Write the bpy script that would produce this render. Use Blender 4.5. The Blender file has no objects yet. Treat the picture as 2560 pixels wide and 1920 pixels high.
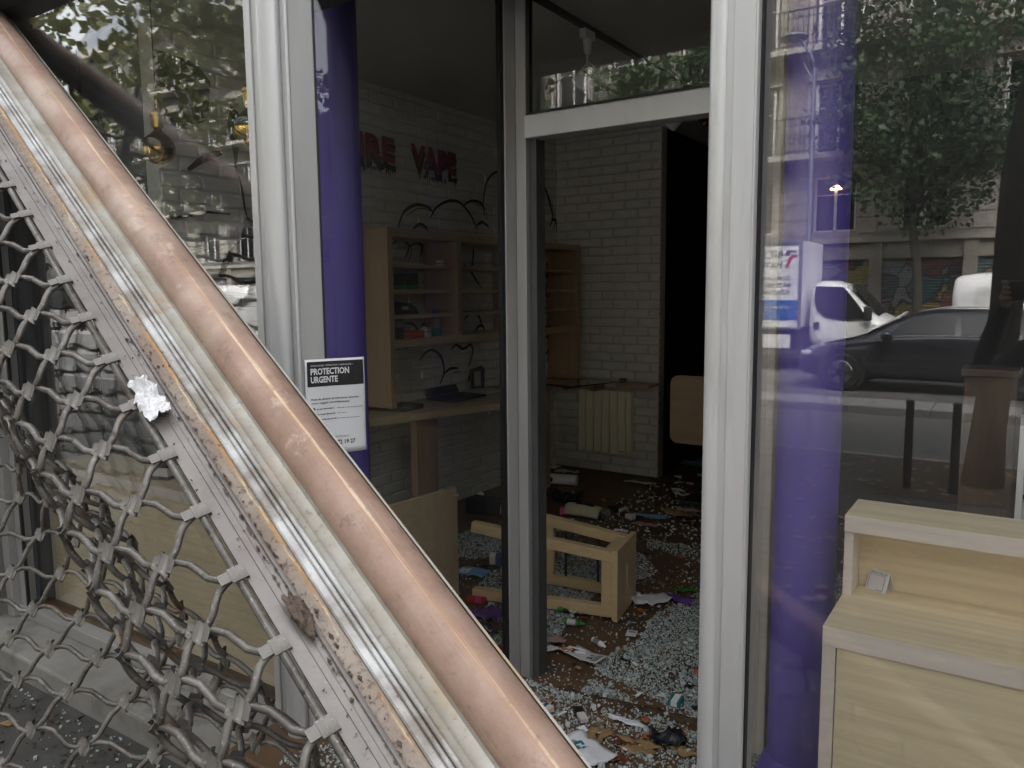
import bpy, bmesh, math, random
import numpy as np
from mathutils import Vector, Matrix, noise as mnoise
R = math.radians
rng = random.Random(7)
sc = bpy.context.scene
COL = sc.collection

# ------------------------------------------------------------------ camera, sky, sun, exposure
EYE = Vector((0.0, 0.0, 1.5))
FPX = 1950.0
_n = Vector((2579 - 1280, -(720 - 960), -FPX)).normalized()
_d = Vector((1470 - 1280, -(17260 - 960), -FPX)).normalized()
_z = -_d; _z = (_z - _n * _z.dot(_n)).normalized()
_x = _n.cross(_z)
CAMROT = Matrix((_x, _n, _z))
cam_data = bpy.data.cameras.new("camera")
cam_data.sensor_width = 36.0
cam_data.lens = 36.0 * FPX / 2560.0
cam_data.clip_start = 0.004
cam_data.clip_end = 400.0
cam = bpy.data.objects.new("camera", cam_data)
COL.objects.link(cam)
cam.matrix_world = Matrix.Translation(EYE) @ CAMROT.to_4x4()
sc.camera = cam

SUN_EL, SUN_AZ = R(54), R(28)          # azimuth measured clockwise from +Y
world = bpy.data.worlds.new("World"); sc.world = world; world.use_nodes = True
wn = world.node_tree.nodes; wl = world.node_tree.links
sky = wn.new("ShaderNodeTexSky"); sky.sky_type = 'NISHITA'; sky.sun_disc = False
sky.sun_elevation = SUN_EL; sky.sun_rotation = SUN_AZ
sky.air_density = 1.0; sky.dust_density = 6.0; sky.ozone_density = 1.0
hsv = wn.new("ShaderNodeHueSaturation"); hsv.inputs['Saturation'].default_value = 0.18
wl.new(sky.outputs[0], hsv.inputs['Color'])
wl.new(hsv.outputs[0], wn["Background"].inputs[0])
wn["Background"].inputs[1].default_value = 0.15
sd = bpy.data.lights.new("sun", 'SUN'); sd.energy = 1.0; sd.angle = R(25); sd.color = (1.0, 0.97, 0.93)
sun = bpy.data.objects.new("sun", sd); COL.objects.link(sun)
_to = Vector((math.sin(SUN_AZ) * math.cos(SUN_EL), math.cos(SUN_AZ) * math.cos(SUN_EL), math.sin(SUN_EL)))
sun.rotation_euler = _to.to_track_quat('Z', 'Y').to_euler(); sun.location = _to * 30
vs = sc.view_settings
vs.view_transform = 'Standard'; vs.look = 'None'; vs.gamma = 1.0; vs.use_curve_mapping = False
vs.exposure = 2.92
sc.cycles.use_denoising = True
sc.cycles.max_bounces = 12; sc.cycles.diffuse_bounces = 7; sc.cycles.glossy_bounces = 5
sc.cycles.transparent_max_bounces = 24; sc.cycles.transmission_bounces = 6
sc.cycles.sample_clamp_indirect = 6.0
sc.cycles.caustics_reflective = False; sc.cycles.caustics_refractive = False

# ------------------------------------------------------------------ materials
M = {}
def nn(m, t, **kw):
    n = m.node_tree.nodes.new(t)
    for k, v in kw.items(): setattr(n, k, v)
    return n
def pmat(name, c1, c2=None, scale=6.0, rough=0.55, metal=0.0, bump=0.0, bscale=None, stretch=(1, 1, 1), detail=6.0, spec=0.5,
         c3=None, s3=2.0, t3=(0.55, 0.65), rvar=0.0, coat=0.0, dist=0.002):
    m = bpy.data.materials.new(name); m.use_nodes = True
    nt = m.node_tree; L = nt.links; b = nt.nodes["Principled BSDF"]
    b.inputs["Roughness"].default_value = rough; b.inputs["Metallic"].default_value = metal
    b.inputs["Specular IOR Level"].default_value = spec
    b.inputs["Coat Weight"].default_value = coat
    tc = nn(m, "ShaderNodeTexCoord"); mp = nn(m, "ShaderNodeMapping"); mp.inputs["Scale"].default_value = stretch
    L.new(tc.outputs["Object"], mp.inputs[0])
    nz = nn(m, "ShaderNodeTexNoise"); nz.inputs["Scale"].default_value = scale; nz.inputs["Detail"].default_value = detail
    nz.inputs["Roughness"].default_value = 0.6
    L.new(mp.outputs[0], nz.inputs["Vector"])
    if c2 is None: c2 = tuple(x * 0.82 for x in c1)
    mix = nn(m, "ShaderNodeMix", data_type='RGBA'); mix.inputs[6].default_value = (*c1, 1); mix.inputs[7].default_value = (*c2, 1)
    rp = nn(m, "ShaderNodeMapRange"); rp.inputs[1].default_value = 0.32; rp.inputs[2].default_value = 0.68
    L.new(nz.outputs[0], rp.inputs[0]); L.new(rp.outputs[0], mix.inputs[0])
    out = mix.outputs[2]
    if c3:
        n3 = nn(m, "ShaderNodeTexNoise"); n3.inputs["Scale"].default_value = s3; n3.inputs["Detail"].default_value = 8
        n3.inputs["Roughness"].default_value = 0.65
        L.new(mp.outputs[0], n3.inputs["Vector"])
        r3 = nn(m, "ShaderNodeMapRange"); r3.inputs[1].default_value = t3[0]; r3.inputs[2].default_value = t3[1]
        L.new(n3.outputs[0], r3.inputs[0])
        m3 = nn(m, "ShaderNodeMix", data_type='RGBA'); L.new(r3.outputs[0], m3.inputs[0]); L.new(out, m3.inputs[6]); m3.inputs[7].default_value = (*c3, 1)
        out = m3.outputs[2]
    L.new(out, b.inputs["Base Color"])
    if rvar:
        rr = nn(m, "ShaderNodeMapRange"); rr.inputs[3].default_value = max(0.02, rough - rvar); rr.inputs[4].default_value = min(1, rough + rvar)
        L.new(nz.outputs[0], rr.inputs[0]); L.new(rr.outputs[0], b.inputs["Roughness"])
    if bump:
        nb = nn(m, "ShaderNodeTexNoise"); nb.inputs["Scale"].default_value = bscale or scale * 6; nb.inputs["Detail"].default_value = 5
        L.new(mp.outputs[0], nb.inputs["Vector"])
        bp = nn(m, "ShaderNodeBump"); bp.inputs["Strength"].default_value = bump; bp.inputs["Distance"].default_value = dist
        L.new(nb.outputs[0], bp.inputs["Height"]); L.new(bp.outputs[0], b.inputs["Normal"])
    M[name] = m
    return m
def glassmat(name, tint=(0.93, 0.96, 0.95), boost=1.0, f0=0.04, haze=0.0):
    m = bpy.data.materials.new(name); m.use_nodes = True
    nt = m.node_tree; L = nt.links; nt.nodes.remove(nt.nodes["Principled BSDF"]); o = nt.nodes["Material Output"]
    lw = nn(m, "ShaderNodeLayerWeight"); lw.inputs[0].default_value = 0.5
    p = nn(m, "ShaderNodeMath", operation='POWER'); p.inputs[1].default_value = 5.0; L.new(lw.outputs["Facing"], p.inputs[0])
    a = nn(m, "ShaderNodeMath", operation='MULTIPLY_ADD'); a.inputs[1].default_value = (1 - f0) * boost; a.inputs[2].default_value = f0 * boost
    a.use_clamp = True; L.new(p.outputs[0], a.inputs[0])
    t = nn(m, "ShaderNodeBsdfTransparent"); t.inputs[0].default_value = (*tint, 1)
    g = nn(m, "ShaderNodeBsdfGlossy"); g.inputs["Roughness"].default_value = 0.0
    mx = nn(m, "ShaderNodeMixShader"); L.new(a.outputs[0], mx.inputs[0]); L.new(t.outputs[0], mx.inputs[1]); L.new(g.outputs[0], mx.inputs[2])
    df = nn(m, "ShaderNodeBsdfDiffuse"); df.inputs[0].default_value = (0.8, 0.8, 0.8, 1)      # pale diffuse film put in to make the reflections look hazy
    dz = nn(m, "ShaderNodeTexNoise"); dz.inputs["Scale"].default_value = 1.6; dz.inputs["Detail"].default_value = 6
    tcd = nn(m, "ShaderNodeTexCoord"); L.new(tcd.outputs["Object"], dz.inputs["Vector"])
    dm_ = nn(m, "ShaderNodeMapRange"); dm_.inputs[1].default_value = 0.3; dm_.inputs[2].default_value = 0.75; dm_.inputs[3].default_value = haze * 0.4; dm_.inputs[4].default_value = haze * 1.6; L.new(dz.outputs[0], dm_.inputs[0])
    m2 = nn(m, "ShaderNodeMixShader"); L.new(dm_.outputs[0], m2.inputs[0]); L.new(mx.outputs[0], m2.inputs[1]); L.new(df.outputs[0], m2.inputs[2])
    L.new(m2.outputs[0], o.inputs[0])
    M[name] = m
    return m
def emat(name, col, s):
    m = pmat(name, (0.8, 0.8, 0.8)); b = m.node_tree.nodes["Principled BSDF"]
    b.inputs["Emission Color"].default_value = (*col, 1); b.inputs["Emission Strength"].default_value = s
    return m

glassmat('glass', (0.985, 0.99, 0.988), boost=1.9, haze=0.010)
glassmat('glass_side', (0.93, 0.94, 0.935), boost=0.65, haze=0.004)
glassmat('glass_thin', (0.95, 0.98, 0.97), 1.0)
glassmat('car_glass', (0.12, 0.14, 0.14), 1.2)
pmat('alu', (0.60, 0.60, 0.60), (0.50, 0.50, 0.50), 3.0, 0.42, 0.35, 0.05, 60, (1, 1, 0.15), c3=(0.36, 0.35, 0.33), s3=5, t3=(0.62, 0.85), rvar=0.08)
pmat('alu_dirty_shaded', (0.42, 0.42, 0.41), (0.33, 0.32, 0.31), 4.0, 0.5, 0.35, 0.06, 60, (1, 1, 0.2), c3=(0.2, 0.19, 0.17), s3=4, t3=(0.58, 0.8))
pmat('black_rubber', (0.012, 0.012, 0.013), rough=0.5)
pmat('purple', (0.11, 0.075, 0.38), (0.095, 0.063, 0.33), 5, 0.42, 0, 0.1, 20, (1, 1, 0.3), c3=(0.06, 0.035, 0.20), s3=1.5, t3=(0.5, 0.7))
pmat('white_brick', (0.70, 0.685, 0.63), (0.60, 0.585, 0.535), 9, 0.75, 0, 0.5, 40)
pmat('mortar', (0.57, 0.56, 0.52), (0.48, 0.47, 0.435), 12, 0.9, 0, 0.4, 50)
pmat('ceiling', (0.60, 0.60, 0.58), (0.55, 0.55, 0.53), 1.5, 0.95, 0, 0.1, 20)
pmat('grey_paint', (0.10, 0.105, 0.11), (0.085, 0.09, 0.095), 2, 0.7, 0, 0.1, 30)
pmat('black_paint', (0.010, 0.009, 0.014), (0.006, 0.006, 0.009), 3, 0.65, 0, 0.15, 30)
pmat('ink', (0.010, 0.010, 0.010), (0.02, 0.02, 0.02), 40, 0.8)
pmat('shop_floor', (0.155, 0.085, 0.042), (0.085, 0.05, 0.028), 5, 0.5, 0, 0.25, 30, c3=(0.06, 0.05, 0.042), s3=2.0, t3=(0.54, 0.68))
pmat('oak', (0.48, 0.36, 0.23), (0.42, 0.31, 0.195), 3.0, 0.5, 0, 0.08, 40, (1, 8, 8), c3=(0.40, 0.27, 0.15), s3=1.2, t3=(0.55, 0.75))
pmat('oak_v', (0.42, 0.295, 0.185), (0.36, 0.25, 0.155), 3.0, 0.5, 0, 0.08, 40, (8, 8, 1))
pmat('birch', (0.74, 0.63, 0.42), (0.61, 0.49, 0.31), 2.6, 0.5, 0, 0.08, 40, (0.6, 14, 18), c3=(0.54, 0.43, 0.27), s3=0.8, t3=(0.55, 0.75))
pmat('birch_edge', (0.70, 0.62, 0.55), (0.62, 0.54, 0.47), 5, 0.6, 0, 0.05, 60, (0.6, 8, 14))
pmat('pine', (0.66, 0.50, 0.29), (0.58, 0.42, 0.23), 4, 0.5, 0, 0.05, 50, (2, 9, 9))
pmat('concrete', (0.30, 0.285, 0.26), (0.22, 0.21, 0.19), 6, 0.85, 0, 0.5, 70, c3=(0.12, 0.11, 0.10), s3=3, t3=(0.55, 0.75))
pmat('asphalt', (0.085, 0.082, 0.078), (0.06, 0.058, 0.055), 12, 0.85, 0, 0.5, 150, c3=(0.12, 0.115, 0.105), s3=1.2, t3=(0.5, 0.7))
pmat('asphalt_light', (0.13, 0.128, 0.122), (0.10, 0.098, 0.094), 6, 0.85, 0, 0.4, 120)
pmat('pavement', (0.075, 0.072, 0.067), (0.052, 0.049, 0.045), 9, 0.85, 0, 0.6, 120, c3=(0.035, 0.031, 0.027), s3=1.6, t3=(0.5, 0.66))
pmat('kerbstone', (0.30, 0.29, 0.275), (0.22, 0.215, 0.205), 8, 0.75, 0, 0.4, 60)
pmat('soil', (0.075, 0.052, 0.032), (0.045, 0.032, 0.02), 14, 0.95, 0, 0.9, 60, dist=0.01)
pmat('white_plastic', (0.86, 0.86, 0.84), (0.82, 0.82, 0.80), 4, 0.4)
pmat('radiator_white', (0.84, 0.80, 0.63), (0.79, 0.75, 0.58), 3, 0.4)
pmat('brass', (0.62, 0.45, 0.12), (0.5, 0.36, 0.09), 8, 0.22, 1.0)
pmat('gold_glass', (0.75, 0.50, 0.14), (0.70, 0.46, 0.12), 3, 0.05, 1.0)
pmat('steel_dark', (0.10, 0.10, 0.10), (0.07, 0.07, 0.07), 10, 0.4, 0.8)
pmat('paper', (0.72, 0.72, 0.73), (0.67, 0.67, 0.68), 3, 0.8, 0, 0.06, 12)
pmat('cardboard_white', (0.62, 0.60, 0.57), (0.54, 0.52, 0.49), 6, 0.8)
PAL = {'red': (0.50, 0.03, 0.03), 'orange': (0.55, 0.12, 0.03), 'green': (0.04, 0.25, 0.04), 'teal': (0.03, 0.18, 0.22), 'blue': (0.03, 0.08, 0.25),
       'skyblue': (0.22, 0.40, 0.62), 'violet': (0.14, 0.05, 0.25), 'pink': (0.60, 0.08, 0.25), 'yellow': (0.55, 0.42, 0.06), 'cream': (0.60, 0.55, 0.36),
       'dark': (0.02, 0.02, 0.022), 'tan': (0.34, 0.22, 0.10), 'grey': (0.25, 0.25, 0.26), 'lilac': (0.40, 0.34, 0.50)}
for k, c in PAL.items(): pmat('c_' + k, c, tuple(x * 0.75 for x in c), 14, 0.45)

# ------------------------------------------------------------------ helpers
class MB:
    def __init__(s): s.v = []; s.f = []
    def add(s, vs, fs):
        n = len(s.v); s.v += [tuple(v) for v in vs]; s.f += [tuple(i + n for i in f) for f in fs]; return s
    def box(s, a, b, mat=None):
        x0, y0, z0 = a; x1, y1, z1 = b
        vs = [(x0, y0, z0), (x1, y0, z0), (x1, y1, z0), (x0, y1, z0), (x0, y0, z1), (x1, y0, z1), (x1, y1, z1), (x0, y1, z1)]
        if mat is not None: vs = [mat @ Vector(v) for v in vs]
        return s.add(vs, [(3, 2, 1, 0), (4, 5, 6, 7), (0, 1, 5, 4), (1, 2, 6, 5), (2, 3, 7, 6), (3, 0, 4, 7)])
    def bar(s, p, q, w, h, up=(0, 0, 1)):
        p, q = Vector(p), Vector(q); u = (q - p).normalized(); up = Vector(up)
        a = u.cross(up)
        if a.length < 1e-5: a = u.cross(Vector((0, 1, 0)))
        a.normalize(); b = a.cross(u)
        m = Matrix((a, u, b)).transposed().to_4x4(); m.translation = p
        return s.box((-w / 2, 0, -h / 2), (w / 2, (q - p).length, h / 2), m)
    def tube(s, pts, r, n=8, caps=True, arc=None):
        pts = [Vector(p) for p in pts]; k = len(pts); base = len(s.v)
        rr = r if isinstance(r, (list, tuple)) else [r] * k
        t0 = (pts[1] - pts[0]).normalized(); a = t0.orthogonal().normalized()
        rings = []
        for i, p in enumerate(pts):
            t = (pts[min(i + 1, k - 1)] - pts[max(i - 1, 0)]).normalized()
            a = (a - t * a.dot(t)).normalized(); b = t.cross(a)
            rings.append([p + (a * math.cos(2 * math.pi * j / n) + b * math.sin(2 * math.pi * j / n)) * rr[i] for j in range(n)])
        vs = [v for q in rings for v in q]; fs = []
        for i in range(k - 1):
            for j in range(n):
                j2 = (j + 1) % n; fs.append((i * n + j, i * n + j2, (i + 1) * n + j2, (i + 1) * n + j))
        if caps: fs += [tuple(reversed(range(n))), tuple(range((k - 1) * n, k * n))]
        return s.add(vs, fs)
    def cyl(s, p, q, r, r2=None, n=16): return s.tube([p, q], [r, r if r2 is None else r2], n)
    def lathe(s, c, prof, n=20, mat=None):
        vs = []; fs = []; k = len(prof)
        for r, z in prof:
            for j in range(n):
                t = 2 * math.pi * j / n; v = Vector((r * math.cos(t), r * math.sin(t), z))
                vs.append((mat @ v if mat else v) + Vector(c))
        for i in range(k - 1):
            for j in range(n):
                j2 = (j + 1) % n; fs.append((i * n + j, i * n + j2, (i + 1) * n + j2, (i + 1) * n + j))
        fs += [tuple(reversed(range(n))), tuple(range((k - 1) * n, k * n))]
        return s.add(vs, fs)
    def prism(s, poly, vec):
        vec = Vector(vec); n = len(poly); vs = [Vector(p) for p in poly]; vs += [v + vec for v in vs]
        return s.add(vs, [tuple(reversed(range(n))), tuple(range(n, 2 * n))] + [(i, (i + 1) % n, (i + 1) % n + n, i + n) for i in range(n)])
    def grid(s, fn, nu, nv):
        vs = [fn(i / nu, j / nv) for j in range(nv + 1) for i in range(nu + 1)]
        return s.add(vs, [(j * (nu + 1) + i, j * (nu + 1) + i + 1, (j + 1) * (nu + 1) + i + 1, (j + 1) * (nu + 1) + i) for j in range(nv) for i in range(nu)])
    def build(s, name, mat, parent=None, org=None, smooth=False, bevel=0.0, solid=0.0, seg=2):
        w = Vector(WL[parent.name]) if parent is not None else Vector(org if org is not None else basept(s.v))
        me = bpy.data.meshes.new(name)
        me.from_pydata([tuple(Vector(v) - w) for v in s.v], [], s.f); me.validate(); me.update()
        bm = bmesh.new(); bm.from_mesh(me); bmesh.ops.recalc_face_normals(bm, faces=bm.faces); bm.to_mesh(me); bm.free()
        me.materials.append(M[mat] if isinstance(mat, str) else mat)
        return link(name, me, parent, w, smooth, bevel, solid, seg)
WL = {}
def basept(vs):
    a = np.array(vs); return ((a[:, 0].min() + a[:, 0].max()) / 2, (a[:, 1].min() + a[:, 1].max()) / 2, a[:, 2].min())
def link(name, me, parent, w, smooth=False, bevel=0.0, solid=0.0, seg=2):
    o = bpy.data.objects.new(name, me); COL.objects.link(o)
    if parent is not None: o.parent = parent
    else: o.location = w
    WL[o.name] = tuple(w)
    if smooth:
        me.polygons.foreach_set('use_smooth', [True] * len(me.polygons))
        if smooth == 'auto':
            try: me.set_sharp_from_angle(angle=R(38))
            except Exception: pass
    if solid:
        md = o.modifiers.new('solid', 'SOLIDIFY'); md.thickness = solid; md.offset = 0
    if bevel:
        md = o.modifiers.new('bevel', 'BEVEL'); md.width = bevel; md.segments = seg; md.limit_method = 'ANGLE'; md.angle_limit = R(40)
    return o
def tag(o, label, cat=None, group=None, kind=None):
    if label: o['label'] = label
    if cat: o['category'] = cat
    if group: o['group'] = group
    if kind: o['kind'] = kind
    return o
def thing(name, loc, label, cat, group=None):
    o = bpy.data.objects.new(name, None); COL.objects.link(o); o.location = loc; o.empty_display_size = 0.1
    WL[o.name] = tuple(loc); return tag(o, label, cat, group)
def struct(o): o['kind'] = 'structure'; return o
def copy_tree(o, loc=None, rz=None, parent=None, scale=None):
    c = o.copy(); COL.objects.link(c); c.parent = parent
    if loc is not None: c.location = loc
    if rz is not None: c.rotation_euler = (0, 0, rz)
    if scale is not None: c.scale = scale
    for ch in o.children: copy_tree(ch, parent=c)
    return c
def textmesh(s, size, name='lettering', ext=0.0, sx=1.0, align='LEFT', bold=0.0, shear=0.0, res=3):
    cu = bpy.data.curves.new(name, 'FONT'); cu.body = s; cu.size = size; cu.extrude = ext; cu.align_x = align; cu.offset = bold; cu.shear = shear
    cu.resolution_u = res
    t = bpy.data.objects.new(name, cu); COL.objects.link(t)
    dg = bpy.context.evaluated_depsgraph_get(); me = bpy.data.meshes.new_from_object(t.evaluated_get(dg))
    bpy.data.objects.remove(t); bpy.data.curves.remove(cu)
    vs = [(v.co.x * sx, v.co.y, v.co.z) for v in me.vertices]; fs = [tuple(p.vertices) for p in me.polygons]
    bpy.data.meshes.remove(me)
    return vs, fs
def textpart(mb, s, size, org, ux, uy, **kw):
    vs, fs = textmesh(s, size, **kw); org, ux, uy = Vector(org), Vector(ux).normalized(), Vector(uy).normalized(); uz = ux.cross(uy)
    mb.add([org + ux * v[0] + uy * v[1] + uz * v[2] for v in vs], fs); return mb
def ray(px, py): return CAMROT @ Vector((px - 1280, -(py - 960), -FPX))
def atY(px, py, Y): r = ray(px, py); return EYE + r * (Y / r.y)
def atX(px, py, X): r = ray(px, py); return EYE + r * (X / r.x)
def atZ(px, py, Z): r = ray(px, py); return EYE + r * ((Z - 1.5) / r.z)

# ------------------------------------------------------------------ the ground, shop shell
GP, GR = -0.15, -0.26            # pavement and road levels; shop floor is 0
def slab(name, a, b, mat): return struct(MB().box(a, b).build(name, mat))
slab('pavement', (-60, -4.9, -0.6), (40, 1.56, GP), 'pavement')
slab('cycle_path', (-60, -7.7, -0.6), (40, -4.9, GP - 0.004), 'asphalt_light')
slab('road', (-60, -16.6, -0.7), (40, -7.7, GR), 'asphalt')
slab('far_pavement', (-60, -19.05, -0.7), (40, -16.6, GR + 0.12), 'pavement')
slab('terrain', (-150, -150, -0.9), (150, 150, -0.71), 'asphalt')
for nm, y0, y1, z1, n0 in (('kerb_near', -4.98, -4.9, GP + 0.006, 0), ('separator_kerb', -8.5, -7.72, GR + 0.22, 1), ('far_kerb', -16.62, -16.42, GR + 0.125, 2)):
    root = struct(bpy.data.objects.new(nm, None)); COL.objects.link(root); root.location = (0, y0, GR); WL[root.name] = (0, y0, GR)
    proto = None
    for i in range(-9, 5):
        x0 = i * 1.0 + 0.004
        if proto is None:
            proto = MB().box((x0, y0, GR - 0.1), (x0 + 0.992, y1, z1)).build('kerb_stone', 'kerbstone', root, bevel=0.02); px0 = x0
        else:
            c = proto.copy(); COL.objects.link(c); c.location = (x0 - px0, 0, 0)
    MB().box((-60, y0, GR - 0.1), (-9.0, y1, z1)).build('kerb_run', 'kerbstone', root)
    MB().box((5.0, y0, GR - 0.1), (40, y1, z1)).build('kerb_run', 'kerbstone', root)
slab('floor', (-4.2, 1.75, -0.6), (3.2, 9.0, 0.0), 'shop_floor')
slab('ceiling', (-4.2, 1.985, 2.77), (3.2, 9.0, 3.0), 'ceiling')
# door step
struct(MB().box((-2.16, 1.50, -0.16), (-0.50, 1.7495, -0.003)).build('doorstep', 'shop_floor', bevel=0.012))

# ------------------------------------------------------------------ the shop's own building (upper facade, fascia, piers)
bl = thing('shop_building', (-1, 1.7, GP), 'pale stone building front above and beside the smashed shop', 'building')
MB().box((-5.4, 1.68, 2.79), (4.4, 1.98, 3.25)).build('fascia_beam', 'grey_paint', bl, bevel=0.01)
MB().box((-9, 1.62, 3.255), (7, 2.4, 14.5)).build('upper_wall', 'concrete', bl)
MB().box((-9, 1.55, 3.26), (7, 1.615, 3.5)).build('cornice', 'concrete', bl, bevel=0.02)
MB().box((-5.4, 1.62, -0.3), (-4.12, 2.3, 2.789)).build('pier', 'concrete', bl, bevel=0.01)
MB().box((1.9, 1.62, -0.3), (4.4, 2.3, 2.789)).build('pier', 'concrete', bl, bevel=0.01)
for i in range(5):
    x = -7.2 + i * 3.0
    w = MB().box((x, 1.58, 4.6), (x + 1.2, 1.618, 6.9)).build('window', 'white_plastic', bl)
    MB().box((x + 0.08, 1.57, 4.68), (x + 1.12, 1.579, 6.82)).build('pane', 'steel_dark', w)
MB().box((3.205, 2.31, -0.3), (3.4, 9.2, 3.0)).build('side_wall', 'grey_paint', bl)
MB().box((-2.14, 1.81, 2.46), (1.86, 1.975, 2.788)).build('shutter_box', 'grey_paint', bl, bevel=0.01)
# soffit of the recess
MB().box((-2.2, 1.985, 2.79), (-0.45, 2.5, 2.86)).build('soffit', 'ceiling', bl)

# ------------------------------------------------------------------ interior brick walls
BL, BH, GAPJ = 0.205, 0.0605, 0.0115
def brick_wall(name, label, origin, ux, length, z0, z1, normal, nind, prefer):
    """bricks laid as separate slips on a mortar panel; the largest in view are objects of their own"""
    ux, nr = Vector(ux), Vector(normal); o = Vector(origin)
    root = thing(name, tuple(o), label, 'wall')
    a = o - nr * 0.10; c = o + ux * length - nr * 0.0
    xs = sorted((a.x, c.x)); ys = sorted((a.y, c.y))
    MB().box((xs[0], ys[0], z0 - 0.05), (xs[1], ys[1] + (0.11 if abs(ux.y) > .5 else 0), z1 + 0.02)).build('mortar_bed', 'mortar', root)
    cells = []
    r = 0; z = z0
    while z < z1 - 0.01:
        off = (r % 2) * 0.5 * (BL + GAPJ) + rng.uniform(-0.012, 0.012)
        t = -off
        while t < length - 0.01:
            t0, t1 = max(t, 0.0), min(t + BL, length)
            if t1 - t0 > 0.03: cells.append((t0, t1, z, min(z + BH, z1)))
            t += BL + GAPJ
        z += BH + GAPJ; r += 1
    def place(mb, t0, t1, za, zb, d):
        p = [o + ux * t0, o + ux * t1]; j = 0.0022
        def v(t, zz, dd): return o + ux * t + nr * dd + Vector((0, 0, zz - o.z))
        e = 0.006
        jj = [rng.uniform(-j, j) for _ in range(8)]
        q0 = [v(t0, za, 0), v(t1, za, 0), v(t1, zb, 0), v(t0, zb, 0)]
        q1 = [v(t0 + e, za + e * 0.8 + jj[0], d + jj[1]), v(t1 - e, za + e * 0.8 + jj[2], d + jj[3] * 0.6), v(t1 - e, zb - e * 0.8 + jj[4], d + jj[5] * 0.6), v(t0 + e, zb - e * 0.8 + jj[6], d + jj[7] * 0.6)]
        mb.add(q0 + q1, [(4, 5, 6, 7), (0, 1, 5, 4), (1, 2, 6, 5), (2, 3, 7, 6), (3, 0, 4, 7)])
    order = sorted(cells, key=lambda c: prefer((o + ux * (c[0] + c[1]) / 2).y if abs(ux.y) > .5 else (o + ux * (c[0] + c[1]) / 2).x, (c[2] + c[3]) / 2))
    rest = MB()
    for k, (t0, t1, za, zb) in enumerate(order):
        d = 0.008 + rng.uniform(-0.0015, 0.002)
        if k < nind:
            mb = MB(); place(mb, t0, t1, za, zb, d); mb.build('brick', 'white_brick', root)
        else: place(rest, t0, t1, za, zb, d)
    if rest.v: tag(rest.build('bricks', 'white_brick', root), None, kind='stuff')
    return root
lw = brick_wall('brick_wall', 'white painted brick wall behind the long shelf unit, with cloud drawings and red lettering', (-3.40, 2.19, 0), (0, 1, 0), 3.63, 0.0, 2.768, (1, 0, 0), 300,
                lambda y, z: abs(y - 4.0) * 1.0 + abs(z - 1.5) * 0.8)
bw = brick_wall('brick_wall', 'white painted brick wall carrying the radiator, beside the dark passage', (-3.39, 5.82, 0), (1, 0, 0), 0.945, 0.0, 2.768, (0, -1, 0), 220, lambda x, z: abs(z - 1.0))
# dark passage beyond
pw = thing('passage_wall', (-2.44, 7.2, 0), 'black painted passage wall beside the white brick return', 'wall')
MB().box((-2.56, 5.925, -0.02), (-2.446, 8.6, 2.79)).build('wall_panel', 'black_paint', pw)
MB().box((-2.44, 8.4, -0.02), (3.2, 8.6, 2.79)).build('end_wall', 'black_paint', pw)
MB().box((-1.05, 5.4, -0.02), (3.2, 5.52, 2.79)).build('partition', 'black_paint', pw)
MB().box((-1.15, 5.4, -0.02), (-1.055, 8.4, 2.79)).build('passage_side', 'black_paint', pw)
# grey return of the display window
gr = thing('grey_partition', (-3.75, 2.22, 0), 'dark grey painted partition closing the end of the broken display window', 'wall')
MB().box((-4.10, 2.19, -0.02), (-3.505, 2.30, 2.79)).build('panel', 'grey_paint', gr)
MB().box((-4.118, 1.80, -0.02), (-4.03, 2.188, 2.79)).build('end_panel', 'grey_paint', gr)
MB().box((-4.029, 2.180, 0.0), (-4.018, 2.189, 2.76)).build('corner_shade_line', 'ink', gr)  # thin black strip painting the dark shade line of the corner

# ------------------------------------------------------------------ paint on the left wall: red dripping lettering, clouds, abstract black mural
pmat('blood_paint', (0.33, 0.018, 0.022), (0.22, 0.012, 0.014), 20, 0.7)
XW = -3.3845
def word(mb, s, y0, y1, zb, zt, X, ph):
    vs, fs = textmesh(s, 1.0, res=4, bold=0.045)
    a = np.array(vs); mn, mx_ = a.min(0), a.max(0)
    sy = (y1 - y0) / (mx_[0] - mn[0]); sz = (zt - zb) / (mx_[1] - mn[1]); out = []
    for v in vs:
        yy = y0 + (v[0] - mn[0]) * sy; f = (v[1] - mn[1]) / (mx_[1] - mn[1]); zz = zb + f * (zt - zb)
        zz += (0.010 * math.sin(yy * 41 + ph) + 0.006 * math.sin(yy * 113)) * (1.3 - f)
        out.append((X, yy, zz))
    mb.add(out, fs)
WORDS = (("VAMP", 2.78, 3.44), ("IRE", 3.475, 3.80), ("VAPE", 3.95, 4.43))
tb = MB(); tx = MB()
for s_, ya, yb in WORDS: word(tb, s_, ya + 0.006, yb + 0.008, 2.262, 2.43, XW - 0.0006, 0.7); word(tx, s_, ya, yb, 2.315, 2.468, XW + 0.0004, 0.0)
for k in range(60):                                   # paint drips under the letters
    ya, yb = rng.choice(WORDS)[1:]; y = rng.uniform(ya + .02, yb - .01); l = rng.uniform(0.012, 0.045); w = rng.uniform(0.004, 0.009); z = 2.275
    tb.add([(XW, y - w, z), (XW, y + w, z), (XW, y + w * .8, z - l * .7), (XW, y, z - l), (XW, y - w * .8, z - l * .7)], [(0, 1, 2, 3, 4)])
tag(tb.build('lettering_shadow', 'ink', lw), 'black dripping shadow under the red letters')
tag(tx.build('lettering', 'blood_paint', lw), 'dark red dripping hand-painted letters')
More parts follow.
